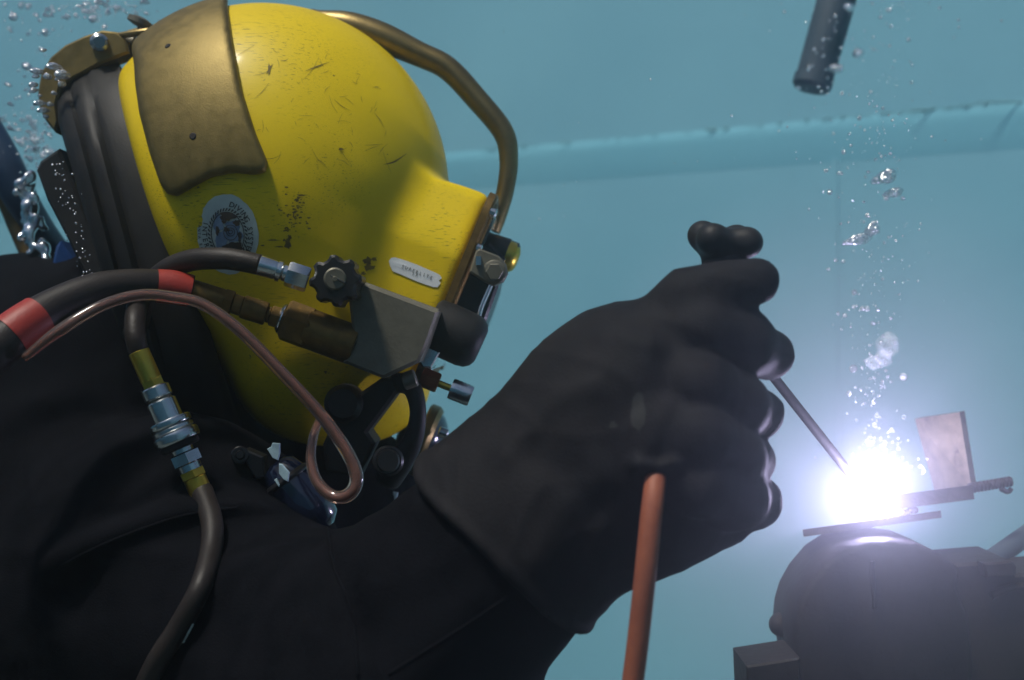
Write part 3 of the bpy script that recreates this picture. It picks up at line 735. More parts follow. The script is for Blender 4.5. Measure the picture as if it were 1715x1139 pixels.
# torn silver label
lab = [(651, 437), (655, 432), (661, 431), (665, 435), (672, 434), (684, 438), (700, 444), (716, 451), (730, 457), (737, 461), (740, 466), (735, 470), (738, 474), (733, 481), (726, 481), (714, 477), (700, 472), (688, 467), (672, 460), (657, 454), (656, 451), (666, 451), (667, 443), (664, 438), (658, 444), (653, 445)]
def strip(poly, lift):
    V = [on_shell(*p, lift) for p in poly]; bmx = bmesh.new(); vs = [bmx.verts.new(tuple(v)) for v in V]
    fc = bmx.faces.new(vs); bmesh.ops.triangulate(bmx, faces=[fc])
    bmesh.ops.subdivide_edges(bmx, edges=bmx.edges[:], cuts=2, use_grid_fill=True)
    bmx.verts.ensure_lookup_table()
    out = []
    for v in bmx.verts:
        c, nn, _, _ = TS.find_nearest(v.co); nn = nn if nn.y < 0 else -nn; out.append(c + nn * lift)
    F = [[v.index for v in f_.verts] for f_ in bmx.faces]; bmx.free(); return out, F
bpy.context.view_layer.update()
lb = part('silver_label', strip(lab, .0007), M['foil'], helmet, 'torn silver label strip by the port frame')
la = math.atan2(26, 66)
part('label_lettering', join(write('SUPERLITE', lambda i: (675 + i * 5.9, 446.5 + i * 2.35, la), 8.0, .0012, .8), write('17', lambda i: (692 + i * 5.5, 459 + i * 2.2, la), 7.5, .0012, .8)), M['ink'], lb, smooth=False)
# scuffs and gouges worn into the gelcoat
scf = []
rs = random.Random(4)
for c, rx, ry in (((615, 437), 7, 6), ((618, 448), 9, 5), ((608, 458), 4, 3), ((626, 434), 5, 3), ((482, 408), 5, 9), ((485, 398), 3, 5), ((476, 402), 2.5, 2), ((440, 411), 3, 1.2), ((458, 402), 10, 1.1), ((468, 413), 7, 1.2), ((571, 250), 4.5, 2), ((505, 327), 8, 1.5), ((500, 331), 3, 2), ((451, 116), 2, 9), ((497, 335), 4, 3)):
    scf.append(decal(blob(c, rx, ry, rs.random(), 16, .4), .0005, 2))
for k in range(70):
    c = (488 + rs.gauss(0, 12), 358 + rs.gauss(0, 22)); scf.append(decal(blob(c, rs.uniform(.7, 3.2), rs.uniform(.6, 1.6), rs.random(), 8, .4), .0005, 1))
def scratch(pts, w_):
    c = catmull([(x, y, 0) for x, y in pts], 8); V, F = [], []
    for i, p in enumerate(c):
        a = c[max(0, i - 1)]; b = c[min(len(c) - 1, i + 1)]; d = np.array([-(b[1] - a[1]), b[0] - a[0]]); d /= np.linalg.norm(d) + 1e-9
        ww = w_ * (1 - abs(2 * i / (len(c) - 1) - 1)) + .15
        for s_ in (-1, 1): V.append(on_shell(p[0] + d[0] * ww * s_, p[1] + d[1] * ww * s_, .0005))
    for i in range(len(c) - 1): F.append([2 * i, 2 * i + 1, 2 * i + 3, 2 * i + 2])
    return V, F
scf += [scratch([(641, 276), (660, 271), (681, 257)], 1.4), scratch([(446, 125), (451, 116), (457, 108)], 1.5), scratch([(510, 120), (530, 112), (552, 104)], .8)]
for k in range(80):
    x, y = rs.uniform(420, 660), rs.uniform(30, 270)
    if (x - 452) ** 2 + (y - 316) ** 2 > 250 ** 2: continue
    an = rs.uniform(0, 3.14); L = rs.uniform(8, 44) * rs.random() + 4; bnd = rs.uniform(-.12, .12) * L
    scf.append(scratch([(x, y), (x + L / 2 * math.cos(an) - bnd * math.sin(an), y + L / 2 * math.sin(an) + bnd * math.cos(an)), (x + L * math.cos(an), y + L * math.sin(an))], rs.uniform(.08, .3)))
sc_ = part('scuff_marks', join(*scf), M['scuff'], shell_o, smooth=False); sc_['kind'] = 'stuff'

DT = [TG]
sm_ = part('paint_smear', join(decal(blob((1069, 690), 12, 32, 31, 24, .12), .0004, 3), decal(blob((1027, 712), 7, 6, 32, 14, .4), .0004, 2)), M['smear'], glove, smooth=True)
DT = [TS]

# ------------------------------------------------------------------ hoses and fittings
umb = thing('umbilical_hose', 'thick black breathing hose with two red tape bands running to the helmet', 'hose', P(160, 500, -.20))
part('hose', tube([(-120, 690, -.30, 42), (-40, 610, -.28, 40), (30, 555, -.26, 36), (90, 515, -.24, 32), (160, 486, -.22, 29), (230, 477, -.20, 27), (290, 480, -.185, 26), (322, 486, -.18, 25)], n=8, seg=24), M['hose'], umb, smooth=True)
part('tape_band', tube([(18, 563, -.2635, 38.6), (42, 545, -.257, 37), (66, 529, -.249, 35.6)], n=4, seg=24), M['red'], umb, 'red tape band at the far left of the hose')
part('tape_band', tube([(263, 479, -.192, 28.5), (290, 481, -.187, 28.5), (318, 487, -.182, 27.5)], n=4, seg=24), M['red'], umb, 'red tape band beside the brass ferrule')
fa, fb = P(320, 486, -.180), P(478, 536, -.168)
def fit(t0, t1, r, kind='c', m='brass_old', name='ferrule'):
    a, b = lin(fa, fb, t0), lin(fa, fb, t1); r *= S(-.175)
    part(name, cyl(a, b, r, 24, .1) if kind == 'c' else hexn(a, b, r, .25), M[m], umb)
fit(.0, .36, 19); fit(.34, .44, 22, 'h', name='hex_nut'); fit(.44, .54, 17); fit(.54, .80, 20, 'c'); fit(.80, .84, 14); fit(.84, .99, 19, 'h', name='hex_nut')

vh = thing('valve_hose', 'short black hose with a chrome end running to the lobed valve knob', 'hose', P(370, 440, -.17))
part('hose', tube([(225, 560, -.12, 19), (245, 490, -.145, 18), (275, 455, -.17, 18), (320, 436, -.185, 18.5), (370, 433, -.195, 18.5), (405, 437, -.197, 18), (436, 444, -.197, 17.5)], n=8, seg=20), M['hose'], vh, smooth=True)
fa2, fb2 = P(432, 443, -.197), P(518, 470, -.190)
r_ = S(-.195)
part('crimp_sleeve', lathe(fa2, lin(fa2, fb2, .47), [(0, 16 * r_), (.06, 18 * r_), (.7, 17 * r_), (.78, 16 * r_), (.8, 18.5 * r_), (.95, 18.5 * r_), (1, 15 * r_)], 26), M['chrome'], vh)
part('collar', cyl(lin(fa2, fb2, .47), lin(fa2, fb2, .58), 15 * r_), M['chrome'], vh)
part('hex_nut', hexn(lin(fa2, fb2, .56), lin(fa2, fb2, .98), 22 * r_, .1), M['chrome'], vh)

TUBE = [(40, 600, -.275, 7), (96, 556, -.272, 10), (170, 512, -.258, 9.5), (235, 494, -.243, 9.5), (290, 498, -.235, 10), (340, 510, -.232, 10), (400, 552, -.23, 10.5), (470, 622, -.225, 10.5), (535, 692, -.22, 11), (578, 752, -.22, 11.5), (597, 797, -.222, 12), (587, 826, -.224, 12), (560, 832, -.222, 11), (532, 808, -.216, 10), (521, 772, -.21, 9), (524, 735, -.205, 8), (534, 705, -.19, 7)]
tb = solo('pneumo_tube', tube(TUBE, n=10, seg=16), M['tube'], 'thin clear copper tinted tube hanging in a loop under the helmet', 'tube', smooth=True)
part('bore', tube([(x, y, d, r * .5) for x, y, d, r in TUBE], n=10, seg=12), M['bore'], tb, smooth=True)

ih = thing('inflator_hose', 'black whip hose with chrome quick coupling and yellow brass ends on the chest', 'hose', P(290, 760, -.30))
def yb(px, py): return hit([TB], px, py)[0].y
ya = min(yb(225, 560), yb(240, 620)) - .02; yb_ = yb(285, 700) - .022; yc = yb(335, 800) - .02
ye = min(ya, yb_, yc)
part('hose', tube([(240, 480, -.13, 17), (228, 520, ye + .02, 17), (226, 560, ye, 17), (233, 592, ye, 16.5)], n=6, seg=20), M['hose'], ih, smooth=True)
low = [(338, 822, ye, 18.5)] + [(x, y, min(ye, yb(x, y) - .008), 18.5) for x, y in ((354, 870), (354, 920), (335, 985), (300, 1050), (262, 1110), (225, 1190))]
part('hose', tube(low, n=8, seg=20), M['hose'], ih, 'lower hose run with faint pale print', smooth=True)
ca, cb = P(232, 588, ye), P(338, 828, ye); rr_ = S(ye)
def seg_(t0, t1, r, m, name, kind='c', lab=None):
    a, b = lin(ca, cb, t0), lin(ca, cb, t1); r *= rr_
    vf = cyl(a, b, r, 28, .1) if kind == 'c' else (hexn(a, b, r, .1) if kind == 'h' else knurled(a, b, r, 3, 40, .06))
    return part(name, vf, M[m], ih, lab)
seg_(.0, .21, 17.5, 'brass_bright', 'brass_ferrule', lab='upper bright brass ferrule'); seg_(.19, .255, 19, 'brass_bright', 'brass_nut', 'h')
cp = seg_(.25, .33, 24, 'chrome', 'coupling_cap'); seg_(.325, .35, 20, 'steel', 'coupling_groove'); seg_(.345, .49, 25, 'chrome', 'coupling_body')
seg_(.48, .525, 36, 'chrome', 'knurled_ring', 'k'); seg_(.525, .57, 35, 'chrome', 'ring_band'); seg_(.57, .635, 39, 'chrome', 'knurled_ring', 'k'); seg_(.63, .68, 33, 'dark_metal', 'ring_lip')
seg_(.67, .715, 19, 'chrome', 'coupling_neck'); seg_(.71, .79, 27, 'chrome', 'hex_nut', 'h'); seg_(.785, .84, 20, 'chrome', 'thread_neck')
seg_(.83, .885, 22, 'brass_bright', 'brass_nut', 'h'); seg_(.88, 1.0, 19, 'brass_bright', 'brass_ferrule', lab='lower bright brass ferrule')
pr_ = []
for k in range(26):
    t_ = k / 25; px, py = lin(Vector((322, 1048, 0)), Vector((268, 1134, 0)), t_)[:2]
    c = P(px, py, ye - .048); pr_.append(ball(c, .0014, .0008, .0011 + .0006 * (k % 3 == 0), 6, 4))
# pale print flecks along the hose
hose_tree = bvh(tube(low, n=8, seg=20)); fl = []
for k in range(30):
    t_ = k / 29; px, py = 326 - 38 * t_, 1046 + 70 * t_
    c, nn = hit([hose_tree], px - 4, py, ye)
    fl.append(ball(c + nn * .0001, .0011, .0006, .0009 + .0005 * (k % 2), 6, 4))
pf = part('hose_print', join(*fl), M['sticker'], ih); pf['kind'] = 'stuff'

# ------------------------------------------------------------------ odds and ends on the harness
hb = thing('harness_light', 'glossy navy torch body with a sharp highlight on the diver chest under the tube loop', 'torch', P(505, 850, -.2))
yh = min(yb(505, 840), yb(460, 790), -.12) - .01
part('torch_body', lathe(P(462, 775, yh), P(545, 885, yh), [(0, .008), (.06, .014), (.3, .019), (.7, .0195), (.9, .017), (1, .010)], 26), M['blue_gloss'], hb, smooth=True)
part('torch_ring', cyl(P(478, 797, yh), P(486, 808, yh), .0208, 26), M['plastic'], hb)
ws = thing('webbing_strap', 'torn pale webbing strap end tucked above the navy torch', 'strap', P(465, 790, yh))
part('strap_end', prism([(447, 752), (454, 748), (456, 742), (468, 743), (468, 760), (465, 771), (456, 767)], yh - .022, yh - .018, 1), M['scrap'], ws)
part('strap_end', prism([(467, 777), (472, 778), (484, 792), (482, 807), (474, 803), (467, 793)], yh - .024, yh - .020, 1), M['scrap'], ws)
part('strap_tip', prism([(459, 804), (463, 801), (468, 812), (467, 816)], yh - .022, yh - .019, .6), M['scrap'], ws)
yv = min(yb(662, 832), hit([TB, TG], 662, 832)[0].y) - .004
solo('cable_tie', prism([(658, 824), (667, 825), (665, 833), (666, 840), (661, 845), (660, 834)], yv - .003, yv, .8), M['scrap'], 'tiny pale tie end sticking out above the sleeve', 'cable tie')
db = thing('chest_buckle', 'black round buckle on the suit left of the webbing strap', 'buckle', P(402, 765, yh))
part('buckle_disc', join(cyl(P(402, 762, yh - .01), P(402, 762, yh + .01), 15 * S(yh), 24), lathe(P(402, 762, yh - .012), P(402, 762, yh - .009), [(0, 6 * S(yh)), (1, 9 * S(yh))], 20)), M['plastic'], db)
part('buckle_tab', prism([(410, 752), (440, 765), (445, 800), (428, 803), (412, 778)], yh - .006, yh + .012, 3), M['plastic'], db)

solo('bailout_hose', tube([(-70, 150, .10, 32), (-12, 245, .09, 32), (18, 300, .09, 30), (45, 350, .10, 26), (80, 400, .14, 22), (120, 450, .18, 20)], n=8, seg=20), M['blue_hose'], 'dark blue hose at the far left edge behind the diver neck', 'hose', smooth=True)
solo('amber_hose', tube([(-30, 300, .13, 16), (8, 330, .12, 17), (30, 380, .12, 16), (52, 430, .11, 16), (70, 470, .10, 14)], n=8, seg=16), M['brass_old'], 'thin amber brown hose below the dark blue hose at left', 'hose', smooth=True)
solo('blue_buckle', prism([(92, 412), (100, 402), (112, 420), (150, 470), (150, 500), (90, 490), (84, 450)], .0, .05, 6), M['blue'], 'deep blue plastic patch of harness behind the neck seal', 'harness')

# ------------------------------------------------------------------ electrode holder, cable, electrode
eh = thing('electrode_holder', 'black welding electrode holder with lobed head gripped in the glove', 'welding torch', P(1140, 800, -.31))
hc, hd = P(1216, 405, -.30), P(1100, 800, -.33)
axh = (hd - hc).normalized()
part('handle', lathe(P(1217, 425, -.302), P(1102, 780, -.33), [(0, .0130), (.05, .0135), (.5, .0125), (.9, .011), (1, .009)], 22), M['rubber'], eh)
# lobed head, tipped towards the camera
u_ = Vector((1, .0, .10)).normalized(); ax = Vector((.15, -.22, .96)).normalized(); u_ = (u_ - ax * u_.dot(ax)).normalized(); v_ = ax.cross(u_)
G = Grid((.112, -.350, .03), (.200, -.255, .100), .0013)
kc_ = P(1213, 405, -.302); ax = Vector((.12, -.16, .98)).normalized(); u_ = (Vector((1, 0, 0)) - ax * ax.x).normalized(); v_ = ax.cross(u_)
f = G.ell(tuple(kc_ + ax * -.001), (.0175, .0175, .0088))
for k in range(4):
    an = math.pi / 4 + k * math.pi / 2 + .10
    c = kc_ + (u_ * math.cos(an) + v_ * math.sin(an)) * .0178 + ax * .0020
    f = smin(f, G.ell(tuple(c), (.0108, .0108, .0106)), .010)
f = smin(f, G.cap(tuple(kc_ - ax * .008), tuple(kc_ - ax * .030), .0140, .0125), .008)
part('head_knob', G.net(f), M['rubber'], eh, smooth=True)
part('head_neck', lathe(P(1220, 420, -.302), P(1222, 462, -.305), [(0, .0165), (.3, .0142), (.5, .0150), (1, .0150)], 24), M['rubber'], eh)
part('holder_nose', lathe(P(1222, 530, -.31), P(1245, 490, -.315), [(0, .008), (1, .008)], 16), M['rubber'], eh)
solo('electrode', tube([(1255, 580, -.27, 8.5), (1432, 804, -.058, 8)], n=2, seg=14), M['rod'], 'thin grey welding electrode running from the glove to the arc', 'electrode')
yg = hit([TG], 1097, 800)[0].y
solo('welding_cable', tube([(1100, 740, yg + .030, 17), (1099, 775, yg + .012, 17.5), (1096, 815, yg - .003, 18), (1090, 870, yg - .010, 18.5), (1081, 960, yg - .012, 18.5), (1070, 1060, yg - .008, 18.5), (1060, 1140, yg - .004, 18.5), (1046, 1240, yg, 18.5)], n=8, seg=20), M['orange'], 'orange welding cable hanging down from the glove', 'cable', smooth=True)

# ------------------------------------------------------------------ the work: stand, plates, arc
YW = -.12; DY = .06
ws_ = thing('work_stand', 'dark rusty steel welding stand with rounded head at the lower right', 'stand', Vector((.33, -.1, FLOOR)))
arch = [(1312, 1245), (1308, 1110), (1300, 1062), (1303, 1030), (1312, 1000), (1330, 968), (1358, 935), (1390, 914), (1430, 904), (1470, 902), (1510, 907), (1548, 923), (1580, 948), (1604, 980), (1625, 1030), (1632, 1100), (1632, 1245)]
arch = [(x + (30 if x < 1600 else 0), y + 6) for x, y in arch]
part('rounded_head', prism(arch, -.180, -.095, 10), M['dark_metal'], ws_, smooth=70)
part('side_bolt', ball(P(1308, 1046, -.125), .011, .012, .011), M['dark_metal'], ws_)
part('seam', tube([(1461, 940, -.186, 4), (1462, 980, -.187, 4), (1465, 1020, -.186, 3)], n=4, seg=8), M['dark_metal'], ws_)
part('base_ledge', prism([(1250, 1116), (1340, 1102), (1340, 1250), (1256, 1250)], -.20, -.14, 3), M['dark_metal'], ws_)
part('side_housing', prism([(1590, 952), (1600, 945), (1690, 938), (1701, 944), (1704, 962), (1780, 955), (1780, 1260), (1590, 1260)], -.16, -.09, 5), M['dark_metal'], ws_)
part('housing_cap', prism([(1648, 944), (1694, 940), (1703, 950), (1700, 966), (1652, 968)], -.175, -.158, 3), M['dark_metal'], ws_)
part('housing_lip', tube([(1660, 998, -.165, 7), (1700, 984, -.165, 7), (1790, 980, -.165, 8)], n=4, seg=10), M['dark_metal'], ws_)
part('clamp_bar', cyl(P(1646, 948, -.10), P(1760, 868, -.06), 17 * S(-.1), 20), M['pipe'], ws_)
lo = P(1256, 1249, -.18); hi = P(1780, 1249, -.18)
part('pedestal', box((lo.x + .03, lo.y, FLOOR + .001), (hi.x - .03, lo.y + .05, lo.z + .002)), M['dark_metal'], ws_)

wp = thing('weld_coupon', 'steel test plates with upright plate lit by the arc', 'steel plates', P(1460, 890, YW))
def slab(p0, p1, thick, y0, y1):
    """a flat bar from p0 to p1 (pixels, at YW), thickness in px, running from y0 to y1 in depth"""
    d = np.array([p1[0] - p0[0], p1[1] - p0[1]], float); d /= np.linalg.norm(d); nrm = np.array([d[1], -d[0]])
    V = []
    for y in (y0, y1):
        for p, k in ((p0, 0), (p1, 0), (p1, 1), (p0, 1)):
            V.append(P(p[0] + nrm[0] * thick * k, p[1] + nrm[1] * thick * k, y))
    return V, [[0, 1, 2, 3], [4, 5, 6, 7], [0, 1, 5, 4], [1, 2, 6, 5], [2, 3, 7, 6], [3, 0, 4, 7]]
part('base_plate', slab((1346, 899), (1577, 867), 12, -.140, -.095), M['plate'], wp)
part('backing_bar', slab((1500, 853), (1632, 836), 24, -.128, -.085), M['plate'], wp)
# upright plate, turned to face the arc
def at(px, py, y): return P(px, py, y)
fl0 = [at(1532, 702, -.035), at(1607, 691, -.095), at(1627, 816, -.095), at(1565, 822, -.035)]
nn = (fl0[1] - fl0[0]).cross(fl0[3] - fl0[0]).normalized(); nn = nn if nn.x > 0 else -nn
V = fl0 + [v + nn * .0062 for v in fl0]
part('upright_plate', (V, [[0, 1, 2, 3], [4, 5, 6, 7], [0, 1, 5, 4], [1, 2, 6, 5], [2, 3, 7, 6], [3, 0, 4, 7]]), M['upright'], wp, 'brownish scoured upright plate')
ba, bb = P(1622, 818, -.10), P(1694, 806, -.10)
part('clamp_screw', lathe(ba, bb, [(i / 24, (.0052 if i % 2 else .0042)) for i in range(25)], 16), M['dark_metal'], wp)
part('screw_hook', tube([(1676, 818, -.10, 5), (1688, 824, -.10, 4), (1694, 818, -.10, 4)], n=4, seg=8), M['dark_metal'], wp)
part('weld_bead', join(*[ball(P(1480 + i * 6.5, 868 - i * 1.8 + random.uniform(-1, 1), -.12), .0034, .0045, .0034, 10, 6) for i in range(9)]), M['plate'], wp)

ARC = P(1462, 836, -.118)
solo('welding_arc', ball(ARC, .009, .009, .008, 24, 14), M['arc'], 'blinding white welding arc burning at the electrode tip', 'welding arc', smooth=True)
al = bpy.data.lights.new('arc_light', 'POINT'); al.energy = 6.8; al.color = (0.70, 0.63, 1.0); al.shadow_soft_size = 0.012
alo = bpy.data.objects.new('arc_light', al); COL.objects.link(alo); alo.location = ARC

FR = .30  # fume volume, added and sized to spread the arc's halo
FC = ARC + Vector((0, .085, .02))
fv = solo('fume_halo', ball(FC, FR, FR, FR, 24, 14), M['wall'], 'milky vapour and fume around the welding arc, added to carry its halo', kind='stuff', smooth=True, loc=FC)
fm = bpy.data.materials.new('arc_fume_halo'); fm.use_nodes = True; t = fm.node_tree; t.nodes.remove(t.nodes['Principled BSDF'])
tc = node(t, 'ShaderNodeTexCoord')
def falloff(c, rad, power, peak, rough=0.0, ns=60.0):
    mpn = node(t, 'ShaderNodeMapping'); mpn.inputs['Location'].default_value = tuple(-c[i] / rad[i] for i in range(3)); mpn.inputs['Scale'].default_value = tuple(1 / r for r in rad)
    t.links.new(tc.outputs['Object'], mpn.inputs['Vector']); ln_ = node(t, 'ShaderNodeVectorMath', operation='LENGTH'); t.links.new(mpn.outputs[0], ln_.inputs[0])
    v = ln_.outputs['Value']
    if rough:
        nz = node(t, 'ShaderNodeTexNoise', Scale=ns, Detail=4.0); t.links.new(tc.outputs['Object'], nz.inputs['Vector'])
        ma = node(t, 'ShaderNodeMath', operation='MULTIPLY_ADD'); ma.inputs[1].default_value = rough; ma.inputs[2].default_value = -rough / 2; t.links.new(nz.outputs[0], ma.inputs[0])
        ad = node(t, 'ShaderNodeMath', operation='ADD'); t.links.new(v, ad.inputs[0]); t.links.new(ma.outputs[0], ad.inputs[1]); v = ad.outputs[0]
    mr = node(t, 'ShaderNodeMapRange'); mr.inputs[1].default_value = 1.0; mr.inputs[2].default_value = 0.0; mr.inputs[3].default_value = 0.0; mr.inputs[4].default_value = 1.0
    t.links.new(v, mr.inputs[0])
    pw = node(t, 'ShaderNodeMath', operation='POWER'); pw.inputs[1].default_value = power; t.links.new(mr.outputs[0], pw.inputs[0])
    ml_ = node(t, 'ShaderNodeMath', operation='MULTIPLY'); ml_.inputs[1].default_value = peak; t.links.new(pw.outputs[0], ml_.inputs[0]); return ml_.outputs[0]
o_ = ARC - FC
parts_ = [falloff((0, 0, 0), (FR, FR, FR), 0.9, 1.25), falloff(tuple(o_ + Vector((.004, 0, .006))), (.085, .075, .08), 2.6, 1.9), falloff(tuple(o_ + Vector((.002, 0, .055))), (.034, .03, .066), 1.4, 1.8, .9, 75.0)]
acc_ = parts_[0]
for p_ in parts_[1:]:
    ad = node(t, 'ShaderNodeMath', operation='ADD'); t.links.new(acc_, ad.inputs[0]); t.links.new(p_, ad.inputs[1]); acc_ = ad.outputs[0]
pv = node(t, 'ShaderNodeVolumePrincipled', Anisotropy=0.1); pv.inputs['Color'].default_value = (.9, .9, 1, 1); t.links.new(acc_, pv.inputs['Density'])
t.links.new(pv.outputs[0], t.nodes['Material Output'].inputs['Volume'])
fv.data.materials.clear(); fv.data.materials.append(fm)
DY = 0.0

# hanging pipe, upper right, further back
hp = thing('hanging_pipe', 'dark blue grey pipe end hanging into the water at upper right', 'pipe', P(1362, 140, .35))
part('pipe', tube([(1440, -140, .36, 33), (1398, 10, .35, 32), (1362, 138, .35, 31)], n=6, seg=24), M['pipe'], hp)
part('pipe_cap', lathe(P(1364, 128, .35), P(1358, 150, .35), [(0, 33 * S(.35)), (.7, 33 * S(.35)), (1, 28 * S(.35))], 24), M['pipe'], hp)

# ------------------------------------------------------------------ bubbles
def bubble_mesh(seed, squash=1.0, lump=0.12, sub=3):
    bm = bmesh.new(); bmesh.ops.create_icosphere(bm, subdivisions=sub, radius=1.0); rr = random.Random(seed)
    ph = [rr.uniform(0, 6.28) for _ in range(6)]
    for v in bm.verts:
        x, y, z = v.co; k = 1 + lump * (math.sin(2.3 * x + ph[0]) * math.sin(2.9 * y + ph[1]) + .6 * math.sin(4.1 * z + ph[2]) * math.sin(3.3 * x + ph[3]))
        v.co = Vector((x * k, y * k, z * k * squash))
    me = bpy.data.meshes.new('bubble'); bm.to_mesh(me); bm.free()
    me.polygons.foreach_set('use_smooth', [True] * len(me.polygons)); me.materials.append(M['bubble']); return me
BM = [bubble_mesh(1, 1, .05, 2), bubble_mesh(2, .7, .12, 2), bubble_mesh(3, .55, .2, 3), bubble_mesh(4, .8, .25, 3)]
FM = []
for i in (2, 3):
    m_ = bubble_mesh(20 + i, .9, .16, 4); m_.materials.clear(); m_.materials.append(M['froth']); FM.append(m_)
QUEUE = []
def bubble(px, py, y, r, label, group, mesh=None, tilt=0, wide=1.0, name='bubble', cat='bubble', keep=False):
    mesh = mesh or BM[random.choice((0, 0, 1))]
    q_ = dict(mesh=mesh, loc=P(px, py, y), scale=Vector((r * S(y) * wide, r * S(y), r * S(y))), rot=(random.uniform(-.3, .3), tilt, random.uniform(0, 6.28) if not tilt else 0), r=r, label=label, group=group, name=name, cat=cat)
    QUEUE.append(q_)
def release():
    QUEUE.sort(key=lambda q_: -q_['r'])
    V, F, I = [], [], []
    lo = {}
    for sub in (2,):
        bm = bmesh.new(); bmesh.ops.create_icosphere(bm, subdivisions=sub, radius=1.0)
        lo = ([v.co.copy() for v in bm.verts], [[v.index for v in f_.verts] for f_ in bm.faces]); bm.free()
    for k, q_ in enumerate(QUEUE):
        from mathutils import Euler
        if k < 285:
            o = bpy.data.objects.new(q_['name'], q_['mesh']); COL.objects.link(o)
            o.location = q_['loc']; o.scale = q_['scale']; o.rotation_euler = q_['rot']; props(o, q_['label'], q_['cat'], q_['group'])
        else:
            m_ = Euler(q_['rot']).to_matrix(); n0 = len(V)
            V += [q_['loc'] + m_ @ Vector((v.x * q_['scale'].x, v.y * q_['scale'].y, v.z * q_['scale'].z)) for v in lo[0]]
            F += [[i + n0 for i in f_] for f_ in lo[1]]; I += [1 if q_['mesh'].materials[0] == M['froth'] else 0] * len(lo[1])
    o = solo('bubble_swarm', (V, F), M['bubble'], 'swarm of the very smallest bubbles spread through the water', kind='stuff', smooth=True)
    o.data.materials.append(M['froth']); o.data.polygons.foreach_set('material_index', I)
rb_ = random.Random(21)
BG1 = 'bubbles rising from the arc'; L1 = 'small silvery bubble rising through the water above the welding arc'
for (px, py, r, m_, w_, ti, lab_) in ((1482, 296, 20, 2, 1.1, -.4, 'large flattened bubble above the arc, uppermost of the big ones'), (1496, 322, 14, 2, 1.2, -.3, 'flattened bubble just below the uppermost big bubble'),
        (1461, 384, 15, 3, .8, .9, 'leaning oval bubble beside the curved twin bubble above the arc'), (1436, 402, 16, 2, 1.5, -.2, 'long curved bubble at the left of the rising column'),
        (1437, 90, 11, 1, 1, 0, 'bright bubble at the right of the hanging pipe'), (1400, 115, 11, 1, 1.3, 0, 'wide bubble touching the hanging pipe near its end'), (1421, 12, 10, 1, 1, 0, 'bubble clinging to the hanging pipe near the top edge'),
        (1429, 617, 7, 0, 1, 0, 'round bubble on the left rim of the froth above the arc'), (1513, 631, 7, 0, 1, 0, 'round bubble at the right below the froth cloud')):
    bubble(px, py, .0 if py > 200 else .30, r, lab_, BG1, BM[m_], ti, w_)
for k in range(420):
    py = 680 - 690 * rb_.random() ** 1.1; sp = 14 + .085 * (690 - py)
    px = 1462 + .0 * py + rb_.gauss(0, sp) - (py < 200) * 12; r = min(5, .8 + rb_.expovariate(1.0))
    if px > 1712: continue
    bubble(px, py, rb_.uniform(-.1, .06) if py > 160 else .25, r, L1, BG1)
for k in range(14):
    a = rb_.random(); px = 1350 + 55 * (1 - a) + rb_.uniform(-14, 14); py = 12 + 120 * a
    bubble(px, py, .30, rb_.uniform(1.4, 3.5), 'tiny bubble clinging to the hanging pipe', 'bubbles on the hanging pipe')
# hot bubbles bursting just over the arc
HB = BM[0].copy(); HB.materials.clear(); HB.materials.append(M['froth'])
for k in range(120):
    py = 800 - abs(rb_.gauss(0, 55)); px = 1464 + rb_.gauss(0, 20) + (rb_.random() < .25) * rb_.uniform(5, 75)
    bubble(px, py, -.06 + rb_.gauss(0, .012), min(5, rb_.uniform(.8, 2.0) + rb_.expovariate(1.2)), 'white lit bubble boiling up just over the arc', 'bubbles boiling over the arc', HB, rb_.uniform(-1, 1), rb_.uniform(.9, 1.25))
for (px, py, r, w_) in ((1487, 578, 24, .9), (1462, 608, 13, 1.1), (1480, 600, 15, 1.1)):
    bubble(px, py, -.03, r, {1487: 'frosty mushroom shaped cloud of fine bubbles above the arc', 1462: 'froth trailing left under the mushroom bubble cloud', 1480: 'froth right under the mushroom bubble cloud'}[px], BG1, FM[1], .3, w_, 'froth_cloud', 'bubble cloud')
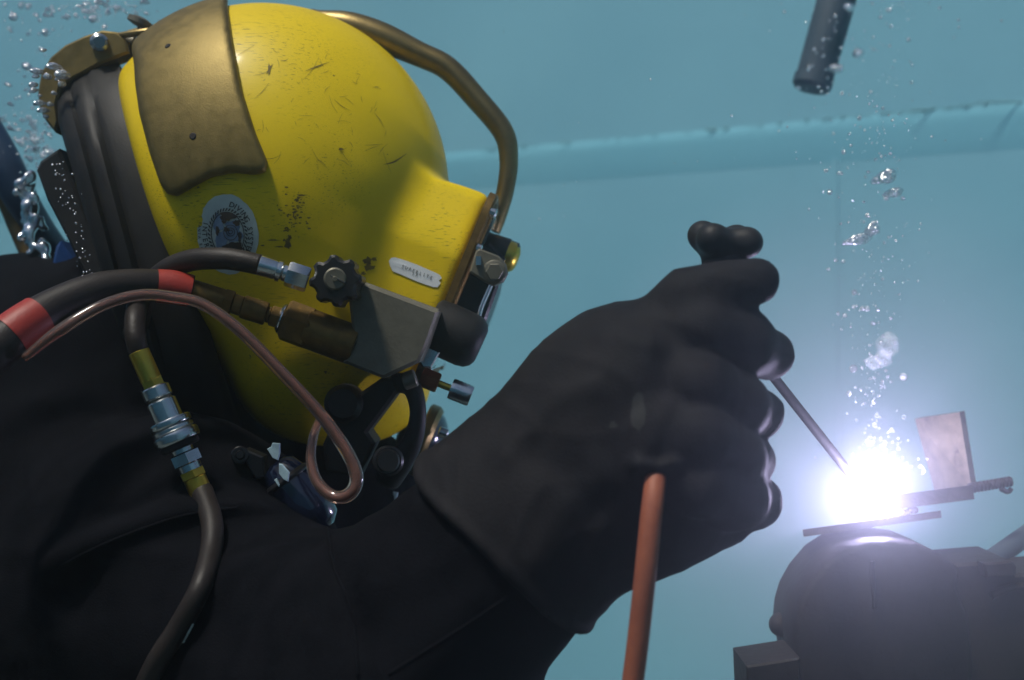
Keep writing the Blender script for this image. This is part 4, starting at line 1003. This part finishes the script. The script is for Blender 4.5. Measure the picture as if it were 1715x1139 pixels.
# exhaust bubbles at the back of the helmet
L2 = 'silvery exhaust bubble clustered on the brass neck clamp'; BG2 = 'exhaust bubbles on the neck clamp'
for (px, py, r, w_) in ((90, 112, 11, 1.3), (105, 125, 11, 1.2), (62, 119, 8, 1.4), (80, 128, 8, .9), (104, 141, 8, .8), (56, 142, 7, 1.1), (56, 152, 7, 1.1), (66, 173, 8, 1.3), (72, 185, 8, 1.3), (84, 175, 6, 1), (91, 156, 5, 1), (67, 160, 4, 1), (77, 195, 5, 1), (72, 84, 6, 1), (60, 128, 5, 1.3), (96, 133, 5, 1)):
    bubble(px, py, -.075, r, L2, BG2, BM[rb_.choice((1, 2))], rb_.uniform(-.3, .3), w_)
L3 = 'blurred small bubble drifting in the water at upper left'; BG3 = 'bubbles drifting at upper left'
for k in range(430):
    c = rb_.choice(((50, 190, 36, 40), (60, 30, 60, 26), (170, 12, 40, 10), (45, 240, 24, 22)))
    px, py = rb_.gauss(c[0], c[2]), rb_.gauss(c[1], c[3])
    if px < 2 or py < 2 or (px > 100 and py > 60): continue
    bubble(px, py, rb_.uniform(.05, .3), min(7, .9 + rb_.expovariate(.55)), L3, BG3, BM[rb_.choice((0, 1, 2))], rb_.uniform(-.5, .5), rb_.uniform(.8, 1.5))
G = Grid((-.545, -.02, .03), (-.42, .09, .19), .0016)
ra = random.Random(3); f = None
for k in range(60):
    t_ = k / 59; px = 47 + 24 * t_ ** 1.4 + ra.gauss(0, 7 + 6 * math.sin(3.1 * t_)); py = 292 + 165 * t_ + ra.gauss(0, 5)
    e_ = G.ell(q(px, py, .03 + ra.gauss(0, .006)), tuple(ra.uniform(2.5, 8) * s0 * (1.5 if i == 2 else 1) for i in range(3)))
    f = e_ if f is None else smin(f, e_, .006)
solo('air_pocket', G.net(f), M['bubble'], 'crumpled silvery air pocket trapped behind the black neck seal', 'bubble', smooth=True)
for k in range(60):
    t_ = rb_.random(); px = 92 + 60 * t_ + rb_.gauss(0, 9); py = 270 + 200 * t_ + rb_.gauss(0, 16)
    bubble(px, py, -.135, rb_.uniform(.8, 2.3), 'tiny bubble stuck to the black neck seal', 'bubbles on the neck seal', BM[0])
for k in range(160):
    px, py = rb_.uniform(780, 1700), rb_.uniform(10, 1100)
    if py > 420 and px < 1340 or (px > 1240 and py > 820): continue
    bubble(px, py, rb_.uniform(-.1, .4), .5 + rb_.expovariate(1.6), 'lone tiny bubble suspended in open water', 'specks of air in open water', BM[0])
release()
